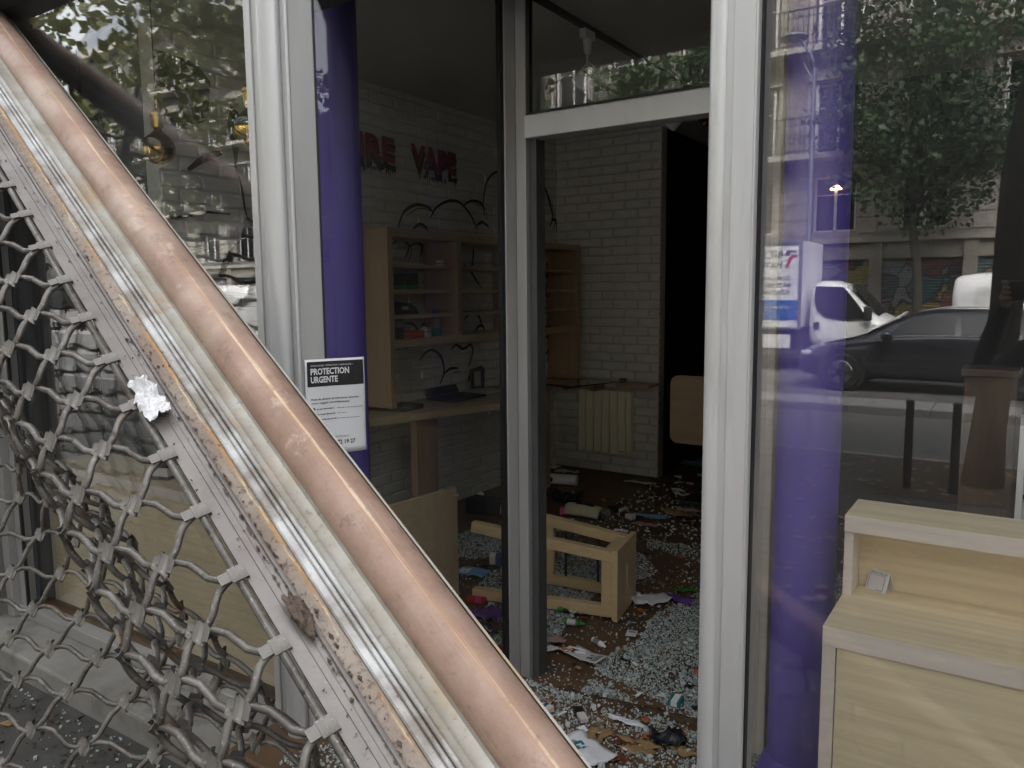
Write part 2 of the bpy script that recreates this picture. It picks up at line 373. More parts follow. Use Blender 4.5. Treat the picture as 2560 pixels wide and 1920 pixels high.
def stroke(mb, pts, w, X=XW):
    """a brush line on the wall: pts are (y, z), width tapering at the ends"""
    P = [Vector((0, p[0], p[1])) for p in pts]; L_ = []; R_ = []
    n = len(P)
    for i, p in enumerate(P):
        t = (P[min(i + 1, n - 1)] - P[max(i - 1, 0)]).normalized(); s = Vector((0, -t.z, t.y))
        ww = w * (0.35 + 0.65 * math.sin(math.pi * (0.08 + 0.84 * i / (n - 1)))) * 0.5
        L_.append((X, *(p + s * ww).yz)); R_.append((X, *(p - s * ww).yz))
    mb.add(L_ + R_, [(i, i + 1, n + i + 1, n + i) for i in range(n - 1)])
def arc(y, z, r, a0, a1, n=12, sq=1.0): return [(y + r * math.cos(R(a0 + (a1 - a0) * i / n)), z + sq * r * math.sin(R(a0 + (a1 - a0) * i / n))) for i in range(n + 1)]
cl = MB()
def wl_(px, py): p = atX(px, py, XW); return (p.y, p.z)
def curve_px(pts, w, n=8):
    q = [wl_(*p) for p in pts]; out = []
    for i in range(len(q) - 1):                       # Catmull-Rom through the points
        p0 = q[max(i - 1, 0)]; p1 = q[i]; p2 = q[i + 1]; p3 = q[min(i + 2, len(q) - 1)]
        for k in range(n + (i == len(q) - 2)):
            t = k / n
            out.append(tuple(0.5 * (2 * p1[a] + (p2[a] - p0[a]) * t + (2 * p0[a] - 5 * p1[a] + 4 * p2[a] - p3[a]) * t * t + (3 * p1[a] - p0[a] - 3 * p2[a] + p3[a]) * t ** 3) for a in (0, 1)))
    stroke(cl, out, w)
CURV = [[(995, 570), (1010, 530), (1040, 512), (1070, 518), (1083, 532)], [(1076, 545), (1090, 520), (1120, 503), (1150, 507), (1178, 540), (1192, 572)],
        [(1160, 512), (1180, 502), (1205, 510), (1212, 540)], [(1208, 510), (1215, 460), (1232, 435), (1250, 428)], [(1330, 432), (1358, 462), (1375, 510), (1382, 545), (1374, 565)], [(1378, 548), (1390, 553), (1392, 580)],
        [(1032, 573), (1050, 560), (1068, 570)], [(1192, 565), (1205, 555), (1222, 568)], [(978, 612), (1000, 600), (1022, 612), (1014, 645)], [(1024, 615), (1040, 608), (1055, 615), (1050, 645)], [(1160, 662), (1178, 680), (1190, 700), (1198, 712)],
        [(1184, 620), (1182, 650), (1178, 672)], [(1082, 720), (1078, 738), (1108, 752), (1112, 728)], [(1160, 800), (1175, 785), (1195, 788), (1206, 815), (1215, 828)], [(1185, 832), (1198, 815), (1212, 818)],
        [(1002, 815), (1015, 808), (1035, 812), (1044, 828)], [(1046, 826), (1060, 810), (1080, 818)], [(1050, 900), (1066, 880), (1085, 876), (1104, 895), (1110, 930), (1100, 960)], [(1110, 935), (1125, 922), (1145, 920)],
        [(1128, 875), (1140, 862), (1158, 872), (1176, 862), (1182, 880), (1172, 915)], [(1170, 955), (1180, 930), (1205, 915)], [(1350, 700), (1365, 690), (1380, 712)], [(1340, 800), (1352, 775), (1372, 770)], [(1366, 655), (1374, 690)],
        [(1360, 840), (1375, 850), (1368, 880), (1345, 905)], [(1338, 740), (1355, 728), (1370, 745)], [(985, 860), (1002, 852), (1012, 866)], [(1362, 620), (1372, 640)]]
for c in CURV: curve_px(c, 0.021)
for c in CURV[::2]: curve_px([(x + 7, y + 9) for x, y in c[1:]] if len(c) > 2 else c, 0.008)
tag(cl.build('cloud_drawing', 'ink', lw), 'black brush outlines of smoke clouds')
mu = MB()
def blob(mb, pts, X=XW): mb.add([(X, *wl_(*p)) for p in pts], [tuple(range(len(pts)))])
blob(mu, [(382, 122), (420, 132), (470, 150), (500, 170), (526, 205), (520, 300), (500, 308), (470, 312), (445, 322), (425, 308), (392, 312), (384, 250)])
blob(mu, [(576, 262), (606, 292), (602, 330), (590, 430), (578, 350), (562, 338), (570, 300)])
blob(mu, [(616, 540), (660, 570), (660, 700), (600, 720), (545, 690), (560, 640), (600, 600)])
stroke(mu, [wl_(*p) for p in ((598, 440), (606, 480), (612, 520), (618, 545))], 0.014)
stroke(mu, [wl_(*p) for p in ((470, 425), (500, 402), (530, 388), (558, 380))], 0.035)
stroke(mu, [wl_(*p) for p in ((420, 545), (470, 540), (520, 530), (575, 535))], 0.014)
tag(mu.build('abstract_mural', 'ink', lw), 'broad black painted patches and strokes')

pmat('oak_dark', (0.14, 0.085, 0.05), (0.10, 0.06, 0.035), 3, 0.5, 0, 0.05, 40, (8, 8, 1)); pmat('dark_alu', (0.10, 0.10, 0.10), (0.075, 0.075, 0.075), 5, 0.5, 0.3); pmat('stone_dark', (0.20, 0.20, 0.19), (0.15, 0.15, 0.145), 9, 0.7)

# ------------------------------------------------------------------ shopfront: three glazed pieces
YG = 1.75
def px_x(px, py, Y): return atY(px, py, Y).x
# --- left display window
Lw = thing('display_window', (-3.0, YG, GP), 'aluminium shop window on the mesh side of the entrance, glass still reflecting trees', 'window')
xa, xb, xc, xd, xe = (px_x(p, 350, 1.72) for p in (634, 670, 716, 727, 771))
MB().box((-4.03, 1.815, -0.005), (xa + 0.01, 1.825, 2.786)).build('pane', 'glass', Lw)
MB().box((-4.05, 1.786, -0.043), (xa, 1.84, -0.006)).build('bottom_rail', 'alu_dirty_shaded', Lw)
MB().box((-4.2, 1.50, -0.16), (-2.165, 1.775, -0.045)).build('plinth', 'concrete', Lw, bevel=0.012)
MB().box((-4.05, 1.715, -0.043), (xa, 1.785, 0.012)).build('bottom_rail', 'alu_dirty_shaded', Lw, bevel=0.003)
MB().box((-4.10, 1.69, -0.043), (-4.035, 1.80, 2.786)).build('frame_post', 'alu_dirty_shaded', Lw, bevel=0.003)
MB().box((-4.034, 1.725, 0.013), (-3.985, 1.742, 2.786)).build('frame_post', 'alu_dirty_shaded', Lw, bevel=0.002)
MB().box((-3.984, 1.728, 0.013), (-3.972, 1.741, 2.786)).build('gasket', 'black_rubber', Lw)
MB().box((xa, 1.70, -0.043), (xb + 0.012, 1.80, 2.786)).build('mullion', 'alu', Lw, bevel=0.004)
MB().box((xa - 0.012, 1.727, 0.013), (xa - 0.001, 1.742, 2.786)).build('gasket', 'black_rubber', Lw)
MB().box((xa + 0.028, 1.692, -0.043), (xa + 0.040, 1.6995, 2.786)).build('mullion_bead', 'alu', Lw, bevel=0.002)
rc = (xc - xb) / 2
MB().cyl((xb + rc, 1.712, -0.045), (xb + rc, 1.712, 2.786), rc * 0.98, n=32).build('round_moulding', 'alu', Lw, smooth='auto')
# --- splayed pane between mullion and door post
SA = Vector((xd + 0.012, 1.715, 0)); SB = Vector((px_x(1250, 350, 2.40), 2.40, 0))
sdir = (SB - SA).normalized(); snor = Vector((sdir.y, -sdir.x, 0))
E_ = thing('shop_entrance', (-1.3, 2.2, 0), 'recessed shop entrance of aluminium posts, transom and splayed side panes without a door leaf', 'entrance')
def splay(mb, t0, t1, n0, n1, z0, z1):
    q = [SA + sdir * t0 + snor * n0, SA + sdir * t1 + snor * n0, SA + sdir * t1 + snor * n1, SA + sdir * t0 + snor * n1]
    return mb.prism([(p.x, p.y, z0) for p in q], (0, 0, z1 - z0))
SL = (SB - SA).length
splay(MB(), -0.004, 0.075, -0.03, 0.012, -0.01, 2.78).build('side_post', 'alu_dirty_shaded', E_, bevel=0.003)
splay(MB(), -0.016, -0.005, -0.03, 0.02, -0.01, 2.78).build('side_bead', 'alu', E_, bevel=0.003)
splay(MB(), 0.076, 0.084, -0.012, 0.004, 0.08, 2.78).build('gasket', 'black_rubber', E_)
splay(MB(), 0.084, SL, -0.008, 0.0, 0.07, 2.78).build('side_pane', 'glass_side', E_)
splay(MB(), 0.076, SL, -0.025, 0.012, 0.0, 0.07).build('side_rail', 'alu_dirty_shaded', E_, bevel=0.003)
splay(MB(), SL - 0.002, SL + 0.012, -0.02, 0.008, 0.0, 2.78).build('gasket', 'black_rubber', E_)
splay(MB(), SL + 0.012, SL + 0.062, -0.03, 0.012, 0.0, 2.78).build('corner_post', 'alu_dirty_shaded', E_, bevel=0.004)
xm0, xm1, xm2 = (px_x(p, 350, 2.45) for p in (1291, 1316, 1333))
MB().box((xm0, 2.445, 0), (xm1, 2.50, 2.78)).build('door_post', 'alu_dirty_shaded', E_, bevel=0.003)  # darker alloy colour stands in for the dimmer light on this post
MB().box((xm1 + 0.001, 2.47, 0), (xm2, 2.53, 2.06)).build('door_stop', 'dark_alu', E_)
XJ = -0.70
zt0 = atY(1314, 347, 2.445).z; zt1 = atY(1310, 290, 2.445).z
MB().box((xm1 - 0.003, 2.438, zt0), (XJ, 2.51, zt1)).build('transom', 'alu', E_, bevel=0.004)
MB().box((xm1 - 0.001, 2.452, zt1), (XJ, 2.47, zt1 + 0.012)).build('gasket', 'black_rubber', E_)
MB().box((xm1 + 0.0005, 2.452, zt1 + 0.012), (xm1 + 0.013, 2.47, 2.78)).build('gasket', 'black_rubber', E_)
MB().box((xm1 + 0.013, 2.458, zt1 + 0.012), (XJ, 2.466, 2.78)).build('transom_pane', 'glass', E_)
MB().box((XJ + 0.001, 2.42, 0), (XJ + 0.06, 2.50, 2.78)).build('door_jamb', 'birch_edge', E_, bevel=0.003)
# --- right window with its rounded corner post
Rw = thing('display_window', (0.5, YG, GP), 'tall shop window mirroring the street beside the bright aluminium post', 'window')
ra, rb, rcx, rd = px_x(1776, 350, 1.72), px_x(1825, 350, 1.72), px_x(1896, 350, 1.72), px_x(1906, 350, 1.735)
rr = (rb - ra) / 2
MB().cyl((ra + rr, 1.712, -0.145), (ra + rr, 1.712, 2.786), rr, n=32).build('round_moulding', 'alu', Rw, smooth='auto')
MB().box((rb - 0.012, 1.70, -0.145), (rcx, 1.80, 2.786)).build('mullion', 'alu', Rw, bevel=0.004)
MB().box((rb + 0.012, 1.6955, -0.14), (rcx - 0.004, 1.6995, 2.786)).build('mullion_face', 'alu', Rw, bevel=0.0015)
MB().box((rcx + 0.0005, 1.722, -0.02), (rd, 1.742, 2.786)).build('gasket', 'black_rubber', Rw)
MB().box((rcx, 1.745, 0.0), (1.86, 1.755, 2.786)).build('pane', 'glass', Rw)
MB().box((rcx, 1.715, -0.05), (1.9, 1.785, 0.01)).build('bottom_rail', 'alu', Rw, bevel=0.003)
MB().box((rcx - 0.05, 1.50, -0.16), (1.95, 1.775, -0.052)).build('plinth', 'concrete', Rw, bevel=0.012)
MB().box((1.861, 1.70, -0.05), (1.93, 1.80, 2.786)).build('frame_post', 'alu', Rw, bevel=0.003)
RB = Vector((XJ + 0.03, 2.415, 0)); RA = Vector((ra + rr + 0.02, 1.80, 0)); rdir = (RB - RA).normalized(); rn = Vector((rdir.y, -rdir.x, 0))
q = [RA, RB, RB + rn * 0.008, RA + rn * 0.008]
MB().prism([(p.x, p.y, 0.02) for p in q], (0, 0, 2.74)).build('side_pane', 'glass_side', E_)

# --- purple cast-iron columns
for (px0, px1, Y, lab) in ((796, 913, 2.2, 'glossy purple round column behind the splayed pane with the notice'), (1953, 2120, 2.23, 'purple round column behind the reflecting window, beside the stepped display counter')):
    a, b = px_x(px0, 700, Y), px_x(px1, 700, Y); cxx = (a + b) / 2; v = Vector((cxx, Y, 0)); w = abs(b - a) * (Y / v.length) / 2
    t = thing('column', (cxx, Y, 0), lab, 'column')
    MB().cyl((cxx, Y, 0.0), (cxx, Y, 2.768), w, n=48).build('shaft', 'purple', t, smooth='auto')
    MB().lathe((cxx, Y, 0), [(w * 1.35, 0), (w * 1.35, 0.10), (w * 1.15, 0.14), (w * 1.0, 0.16)], 40).build('base', 'purple', t, smooth='auto')

# ------------------------------------------------------------------ paper notice taped to the splayed pane
def plane_hit(px, py, p0, nrm):
    r = ray(px, py); return EYE + r * ((p0 - EYE).dot(nrm) / r.dot(nrm))
p0 = SA + snor * 0.0125
c_tl, c_tr, c_br, c_bl = (plane_hit(x, y, p0, snor) for x, y in ((759, 901), (908, 893), (908, 1122), (768, 1142)))
nt_ = thing('notice', tuple((c_bl + c_br) / 2), 'white paper notice headed PROTECTION URGENTE taped to the side pane', 'notice')
pux = ((c_tr - c_tl).normalized()); puy = Vector((0, 0, 1)); PW = (c_tr - c_tl).dot(sdir); PH = 0.297 * PW / 0.21 * 1.0
PH = c_tr.z - c_br.z + 0.004; PO = Vector((c_tl.x, c_tl.y, c_br.z - 0.002)); 
def pp(u, v, d=0.0): # u 0..1 across, v 0..1 up
    w_ = 0.0035 * math.sin(u * 9 + 0.6) * (1 - 0.4 * v) + 0.002 * math.sin(v * 7 + u * 3)
    return PO + sdir * (u * PW) + Vector((0, 0, v * PH)) + snor * (0.006 + w_ + d)
MB().grid(lambda u, v: pp(u, v), 24, 16).build('sheet', 'paper', nt_, smooth=True, solid=0.0004)
MB().grid(lambda u, v: pp(0.035 + 0.945 * u, 0.715 + 0.26 * v, 0.0006), 24, 6).build('header_block', 'ink', nt_, smooth=True)
def ptext(mb, s, u, v, h, maxw, bold=0.0, shear=0.0):
    vs, fs = textmesh(s, 1.0, bold=bold, shear=shear, res=2); a = np.array(vs); x0, x1 = a[:, 0].min(), a[:, 0].max()
    k = maxw / (x1 - x0)
    mb.add([pp(u + (p[0] - x0) * k, v + p[1] * h / 0.7, 0.0011) for p in vs], fs)
hw = MB()
ptext(hw, "PROTECTION", 0.09, 0.842, 0.062, 0.64, 0.035); ptext(hw, "URGENTE", 0.09, 0.757, 0.062, 0.45, 0.035)
ptext(hw, "VITRINE BRISEE ? EFFRACTION ? VANDALISME ?", 0.09, 0.925, 0.016, 0.70)
hw.build('header_lettering', 'paper', nt_)
bt = MB()
ptext(bt, "Pose de plaques de bois pour sécuriser", 0.09, 0.575, 0.020, 0.80, 0.02); ptext(bt, "votre magasin immédiatement.", 0.09, 0.535, 0.020, 0.64, 0.02)
ptext(bt, "MAINTENANT", 0.40, 0.165, 0.018, 0.30, 0.0, 0.3)
for v, w1, w2 in ((0.475, 0.30, 0.38), (0.42, 0.32, 0.15), (0.365, 0.30, 0.36)):     # blurred small print as broken hairlines
    for base, ww, hh in ((0.17, w1, 0.009), (0.52, w2, 0.005)):
        u = base
        while u < base + ww:
            l = rng.uniform(0.02, 0.06); bt.add([pp(u, v, .0011), pp(u + l, v, .0011), pp(u + l, v + hh, .0011), pp(u, v + hh, .0011)], [(0, 1, 2, 3)]); u += l + 0.012
    bt.add([pp(0.12 + 0.028 * math.cos(t / 12 * 6.283), v + 0.006 + 0.019 * math.sin(t / 12 * 6.283), .0012) for t in range(12)], [tuple(range(12))])
o = bt.build('body_lettering', 'ink', nt_); o['kind'] = 'stuff'
bn = MB(); ptext(bn, "72 19 27", 0.50, 0.095, 0.042, 0.30, 0.03); bn.build('phone_number', 'ink', nt_)

# ------------------------------------------------------------------ shelf unit on the left wall
U = thing('shelf_unit', (-3.25, 4.5, 0.8), 'long oak wall shelf unit with four shelves against the white brick wall', 'shelving')
y0, y1, xw, xf = 3.395, 5.70, -3.382, -3.10
zs = [atX(1100, y, -3.1).z for y in (663, 724, 784)]; zlow = atX(1050, 846, -3.1).z
ztop = 1.884
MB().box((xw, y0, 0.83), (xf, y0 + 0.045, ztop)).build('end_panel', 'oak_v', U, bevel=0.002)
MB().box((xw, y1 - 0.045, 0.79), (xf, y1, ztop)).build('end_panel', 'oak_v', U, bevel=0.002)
MB().box((xw, y0 + 0.0455, ztop - 0.05), (xf - 0.001, y1 - 0.0455, ztop - 0.001)).build('top_board', 'oak', U, bevel=0.002)
MB().box((xw, y0 + 0.0455, zlow - 0.045), (xf - 0.001, y1 - 0.0455, zlow)).build('bottom_board', 'oak', U, bevel=0.002)
yd = 4.05
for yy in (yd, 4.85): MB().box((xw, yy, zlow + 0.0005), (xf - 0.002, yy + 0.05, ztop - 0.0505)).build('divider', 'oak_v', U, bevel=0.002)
bays = [(y0 + 0.0455, yd - 0.0005), (yd + 0.0505, 4.8495), (4.9005, y1 - 0.0455)]
for z in zs:
    for a, b in bays: MB().box((xw, a, z - 0.022), (xf - 0.015, b, z)).build('shelf', 'oak', U, bevel=0.0015)
# things left on the shelves
def on(name, lab, cat, f, mats, loc, group=None):
    t = thing(name, loc, lab, cat, group); f(t, mats); return t
def cbox(c, w, d, h, rz=0.0, tilt=None):
    m = Matrix.Translation(c) @ Matrix.Rotation(rz, 4, 'Z')
    if tilt is not None: m = m @ tilt
    return MB().box((-w / 2, -d / 2, 0), (w / 2, d / 2, h), m)
def carton(name, lab, cat, c, size, rz, mat, band=None, bandmat=None, tilt=None, group=None):
    t = thing(name, tuple(c), lab, cat, group)
    cbox(c, *size, rz, tilt).build('carton', mat, t, bevel=0.001)
    if band:
        m = Matrix.Translation(c) @ Matrix.Rotation(rz, 4, 'Z')
        if tilt is not None: m = m @ tilt
        w, d, h = size; e = 0.0008
        MB().box((-w / 2 - e, -d / 2 - e, h * band[0]), (w / 2 + e, d / 2 + e, h * band[1]), m).build('printed_band', bandmat, t)
    return t
s1, s2, s3 = zs
carton('product_box', 'dark and green product box on the second shelf from the top', 'box', (-3.2, 3.62, s2 + .0005), (0.16, 0.13, 0.10), 0.1, 'c_dark', (0.0, 0.28), 'c_green')
carton('product_box', 'tiny white carton alone at the end of the top shelf', 'box', (-3.17, 3.97, s1 + .0005), (0.05, 0.05, 0.035), 0.3, 'cardboard_white', (0.3, 0.5), 'c_grey')
b_ = MB()
b_.prism([(-3.27, 3.55, s3), (-3.27, 3.75, s3), (-3.27, 3.71, s3 + 0.05), (-3.27, 3.64, s3 + 0.075), (-3.27, 3.56, s3 + 0.08)], (0.11, 0, 0))
t = thing('product_bag', (-3.2, 3.65, s3), 'slumped black product bag on the third shelf from the top', 'bag'); b_.build('pouch', 'c_dark', t, bevel=0.012)
MB().box((-3.158, 3.575, s3 + 0.03), (-3.1565, 3.63, s3 + 0.05)).build('print', 'cardboard_white', t)
zb = zlow + 0.0005
for i, (yy, lab) in enumerate(((3.50, 'black upright carton first in the row on the lowest shelf'), (3.56, 'black upright carton with grey print second in the row on the lowest shelf'))):
    carton('product_box', lab, 'box', (-3.2, yy, zb), (0.09, 0.045, 0.155), 0.0, 'c_dark', (0.45, 0.6 + .1 * i), 'c_grey' if i else 'c_violet')
carton('product_box', 'red carton lying on the lowest shelf', 'box', (-3.18, 3.70, zb), (0.09, 0.10, 0.045), 0.1, 'c_red', (0.4, 0.6), 'c_orange')
carton('product_box', 'small white carton beside the red one on the lowest shelf', 'box', (-3.17, 3.80, zb), (0.05, 0.06, 0.06), 0.2, 'cardboard_white', (0.5, 0.62), 'c_grey')
t = thing('bottle_tube', (-3.19, 3.935, zb), 'tall teal cylinder standing beside the shelf divider', 'bottle')
MB().lathe((-3.19, 3.935, zb), [(0.03, 0), (0.03, 0.145), (0.026, 0.15), (0.026, 0.165), (0.02, 0.17)], 20).build('body', 'c_teal', t, smooth='auto')
MB().lathe((-3.19, 3.935, zb), [(0.0306, 0.05), (0.0306, 0.11)], 20).build('label_band', 'c_grey', t, smooth='auto')

# counter below the shelf unit
ZC = 0.80
P1 = atZ(900, 1047, ZC); P2 = atZ(1345, 995, ZC)
K = thing('wall_counter', (-3.15, 4.2, 0), 'long narrow oak counter below the wall shelves', 'counter')
MB().prism([(-3.385, 2.95, ZC - 0.045), (P1.x, 2.95, ZC - 0.045), (P2.x, P2.y, ZC - 0.045), (-3.385, 5.35, ZC - 0.045)], (0, 0, 0.045)).build('top', 'oak', K, bevel=0.002)
g0, g1 = atZ(1062, 1250, 0.26), atZ(1112, 1250, 0.26)
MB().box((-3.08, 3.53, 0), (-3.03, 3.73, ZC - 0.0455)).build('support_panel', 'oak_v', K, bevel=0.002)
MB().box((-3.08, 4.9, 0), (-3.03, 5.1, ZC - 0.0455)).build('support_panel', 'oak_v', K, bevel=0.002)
# litter on the counter
t = thing('display_tray', (-3.2, 3.75, ZC), 'black low tray on the oak counter', 'tray')
MB().box((-3.26, 3.48, ZC + .0005), (-3.08, 3.66, ZC + 0.012)).build('base', 'c_dark', t, bevel=0.002)
for dx0, dx1, dy0, dy1 in ((-3.26, -3.25, 3.48, 3.66), (-3.09, -3.08, 3.48, 3.66), (-3.25, -3.09, 3.48, 3.49), (-3.25, -3.09, 3.65, 3.66)): MB().box((dx0, dy0, ZC + .0125), (dx1, dy1, ZC + 0.03)).build('rim', 'c_dark', t)
t = thing('laptop', (-3.2, 4.1, ZC), 'flat black device case lying open on the oak counter', 'case')
MB().box((-3.30, 3.95, ZC + .0005), (-3.06, 4.3, ZC + 0.02)).build('base', 'c_dark', t, bevel=0.003)
MB().prism([(-3.30, 3.95, ZC + 0.021), (-3.30, 4.3, ZC + 0.021), (-3.33, 4.3, ZC + 0.07), (-3.33, 3.95, ZC + 0.07)], (0.008, 0, 0.002)).build('lid', 'c_dark', t)
t = thing('picture_frame', (-3.33, 4.62, ZC), 'small dark photo frame leaning on the brick wall above the counter', 'frame')
for a, b in (((4.50, 0.0), (4.53, 0.16)), ((4.63, 0.0), (4.66, 0.16)), ((4.5305, 0.0), (4.6295, 0.025)), ((4.5305, 0.135), (4.6295, 0.16))): MB().box((-3.345, a[0], ZC + .001 + a[1]), (-3.33, b[0], ZC + b[1])).build('frame_bar', 'grey_paint', t)
MB().box((-3.352, 4.51, ZC + .01), (-3.347, 4.65, ZC + 0.15)).build('backing', 'cardboard_white', t)
t = thing('paper_stack', (-3.2, 4.6, ZC), 'loose pale sheets on the far end of the counter', 'paper')
for i in range(5): cbox((-3.22 + rng.uniform(-.02, .02), 4.45 + rng.uniform(-.03, .03), ZC + 0.001 + i * 0.003), 0.2, 0.28, 0.0025, rng.uniform(-.4, .4)).build('sheet', 'paper', t)

# glass corner shelf with its brackets, and wooden ledge
G = thing('glass_shelf', (-3.1, 5.6, 0.77), 'clear glass corner shelf above the radiator', 'shelf')
MB().prism([(-3.378, 5.36, 0.772), (-2.905, 5.19, 0.772), (-2.73, 5.805, 0.772), (-3.378, 5.805, 0.772)], (0, 0, 0.010)).build('glass_plate', 'glass', G)
for x in (-3.22, -2.95): MB().box((x, 5.60, 0.70), (x + 0.03, 5.806, 0.7715)).build('bracket', 'oak_v', G, bevel=0.002)
MB().box((-2.725, 5.60, 0.752), (-2.44, 5.805, 0.778)).build('side_ledge', 'oak', G, bevel=0.002)
carton('small_tin', 'tiny dark tin on the wooden ledge beside the glass shelf', 'tin', (-2.70, 5.69, 0.779), (0.05, 0.05, 0.03), 0.2, 'c_dark', (0.3, 0.6), 'c_tan')
# radiator
Ra = thing('radiator', (-2.9, 5.77, 0.18), 'cream electric radiator of six flat fins on the back wall', 'radiator')
rx0, rx1, rz0, rz1 = -3.127, -2.655, 0.18, 0.70
MB().box((rx0 + 0.01, 5.742, rz0 + 0.008), (rx1, 5.80, rz1 - 0.002)).build('body', 'radiator_white', Ra, bevel=0.004)
fw = (rx1 - 0.035 - rx0) / 6
for i in range(6): MB().box((rx0 + i * fw + 0.0025, 5.72, rz0), (rx0 + (i + 1) * fw - 0.0025, 5.7415, rz1)).build('fin', 'radiator_white', Ra, bevel=0.005)
MB().box((rx1 - 0.085, 5.7185, rz0 + 0.018), (rx1 - 0.045, 5.7198, rz0 + 0.026)).build('badge', 'c_grey', Ra)
# table with folded top in the passage mouth
T = thing('folding_table', (-1.9, 5.5, 0), 'oak table with rounded corners tipped upright at the passage', 'table')
def rrect(x0, x1, z0, z1, r, Y):
    out = []
    for cx_, cz_, a0 in ((x1 - r, z1 - r, 0), (x0 + r, z1 - r, 90), (x0 + r, z0 + r, 180), (x1 - r, z0 + r, 270)):
        for k in range(7): a = R(a0 + 15 * k); out.append((cx_ + r * math.cos(a), Y, cz_ + r * math.sin(a)))
    return out
tl_, br_ = atY(1676, 938, 5.3), atY(1676, 1106, 5.3)
MB().prism(rrect(tl_.x, tl_.x + 0.72, br_.z, tl_.z, 0.06, 5.3), (0, 0.03, 0)).build('top', 'oak', T, bevel=0.002)
cxt = tl_.x + 0.36
MB().cyl((cxt, 5.375, 0.03), (cxt, 5.375, (tl_.z + br_.z) / 2), 0.03).build('column', 'steel_dark', T, smooth='auto')
MB().box((cxt - 0.06, 5.3305, (tl_.z + br_.z) / 2 - 0.06), (cxt + 0.06, 5.40, (tl_.z + br_.z) / 2 + 0.06)).build('hinge_plate', 'steel_dark', T)
MB().box((cxt - 0.22, 5.15, 0.001), (cxt + 0.22, 5.39, 0.03)).build('foot', 'steel_dark', T, bevel=0.004)

# ceiling track and spots
XT = -1.845
TR = thing('ceiling_track', (XT, 4.2, 2.74), 'thin dark spotlight track along the ceiling', 'lighting track')
MB().box((XT - 0.014, 2.75, 2.748), (XT + 0.014, 5.3, 2.7695)).build('rail', 'steel_dark', TR)
for yy in (2.75, 5.28): MB().box((XT - 0.018, yy - 0.02, 2.742), (XT + 0.018, yy + 0.04, 2.769)).build('end_cap', 'c_dark', TR)
def spot(y, lab, rz, sc_=1.0):
    t = thing('spotlight', (XT, y, 2.60), lab, 'spotlight', 'spotlights on the ceiling track')
    MB().box((XT - 0.018, y - 0.05, 2.705), (XT + 0.018, y + 0.05, 2.7465)).build('adapter', 'white_plastic', t, bevel=0.004)
    MB().cyl((XT, y, 2.704), (XT, y, 2.64), 0.022, 0.016).build('collar', 'white_plastic', t, smooth='auto')
    MB().cyl((XT, y, 2.639), (XT, y, 2.585), 0.007).build('stem', 'white_plastic', t, smooth='auto')
    m = Matrix.Translation((XT, y, 2.545)) @ Matrix.Rotation(rz, 4, 'Z') @ Matrix.Rotation(R(-42), 4, 'Y')
    h = MB().lathe((0, 0, 0), [(0.030, -0.075), (0.040, -0.07), (0.040, -0.005)], 24, m); 
    hd = h.build('head', 'white_plastic', t, smooth='auto')
    for k in range(4): MB().lathe((0, 0, 0), [(0.040, 0.001 + k * 0.012), (0.040, 0.008 + k * 0.012)], 24, m).build('fin', 'white_plastic', t, smooth='auto')
    MB().lathe((0, 0, 0), [(0.028, -0.004), (0.028, 0.05)], 20, m).build('core', 'c_grey', t)
sp = atZ(1490, 78, 2.735)
spot(sp.y, 'white track spotlight seen through the transom glass', R(200))
spot(sp.y + 1.15, 'smaller far white spotlight at the end of the track', R(200))
dm = atZ(1765, 300, 2.72); t = thing('ceiling_spot', (dm.x, dm.y, 2.70), 'small round glass fitting on the ceiling over the passage', 'lamp')
MB().lathe((dm.x, dm.y, 2.70), [(0.03, 0.0), (0.055, 0.02), (0.06, 0.069)], 20).build('ring', 'steel_dark', t, smooth='auto'); MB().lathe((dm.x, dm.y, 2.68), [(0.012, 0.0), (0.028, 0.012), (0.03, 0.0195)], 16).build('lens', 'gold_glass', t, smooth='auto')

# pendant bulbs in the left window
def pendant(px, py, lab, Y=2.0):
    c = atY(px, py, Y); t = thing('pendant_bulb', (c.x, c.y, c.z - 0.066), lab, 'lamp', 'brass pendant bulbs in the window')
    MB().cyl((c.x, c.y, c.z + 0.19), (c.x, c.y, 2.765), 0.003, n=8).build('cord', 'ink', t)
    MB().lathe((c.x, c.y, 2.745), [(0.05, 0.0), (0.05, 0.024)], 20).build('ceiling_rose', 'brass', t, smooth='auto')
    so = MB().lathe((c.x, c.y, c.z), [(0.024, 0.085), (0.025, 0.13), (0.028, 0.132), (0.028, 0.145), (0.02, 0.15), (0.006, 0.165), (0.004, 0.20)], 20).build('socket', 'brass', t, smooth='auto')
    MB().cyl((c.x + 0.022, c.y, c.z + 0.14), (c.x - 0.034, c.y - 0.008, c.z + 0.14), 0.004).build('switch_key', 'brass', so)
    r = 0.066
    prof = [(r * math.sin(a), -r * math.cos(a)) for a in [math.pi * k / 18 for k in range(0, 16)]]
    low = [(max(p[0], 0.001), p[1]) for p in prof if p[1] < 0.002]; up = [(p[0], p[1]) for p in prof if p[1] > -0.003] + [(0.016, 0.075), (0.015, 0.086)]
    MB().lathe(c, low, 32).build('mirrored_bowl', 'gold_glass', t, smooth='auto')
    MB().lathe(c, up, 32).build('glass_globe', 'gold_thin', t, smooth='auto')
glassmat('gold_thin', (0.45, 0.36, 0.20), 1.5)
pendant(397, 372, 'gold mirrored globe bulb hanging clear of the window post'); pendant(626, 322, 'gold globe bulb half hidden by the window post')

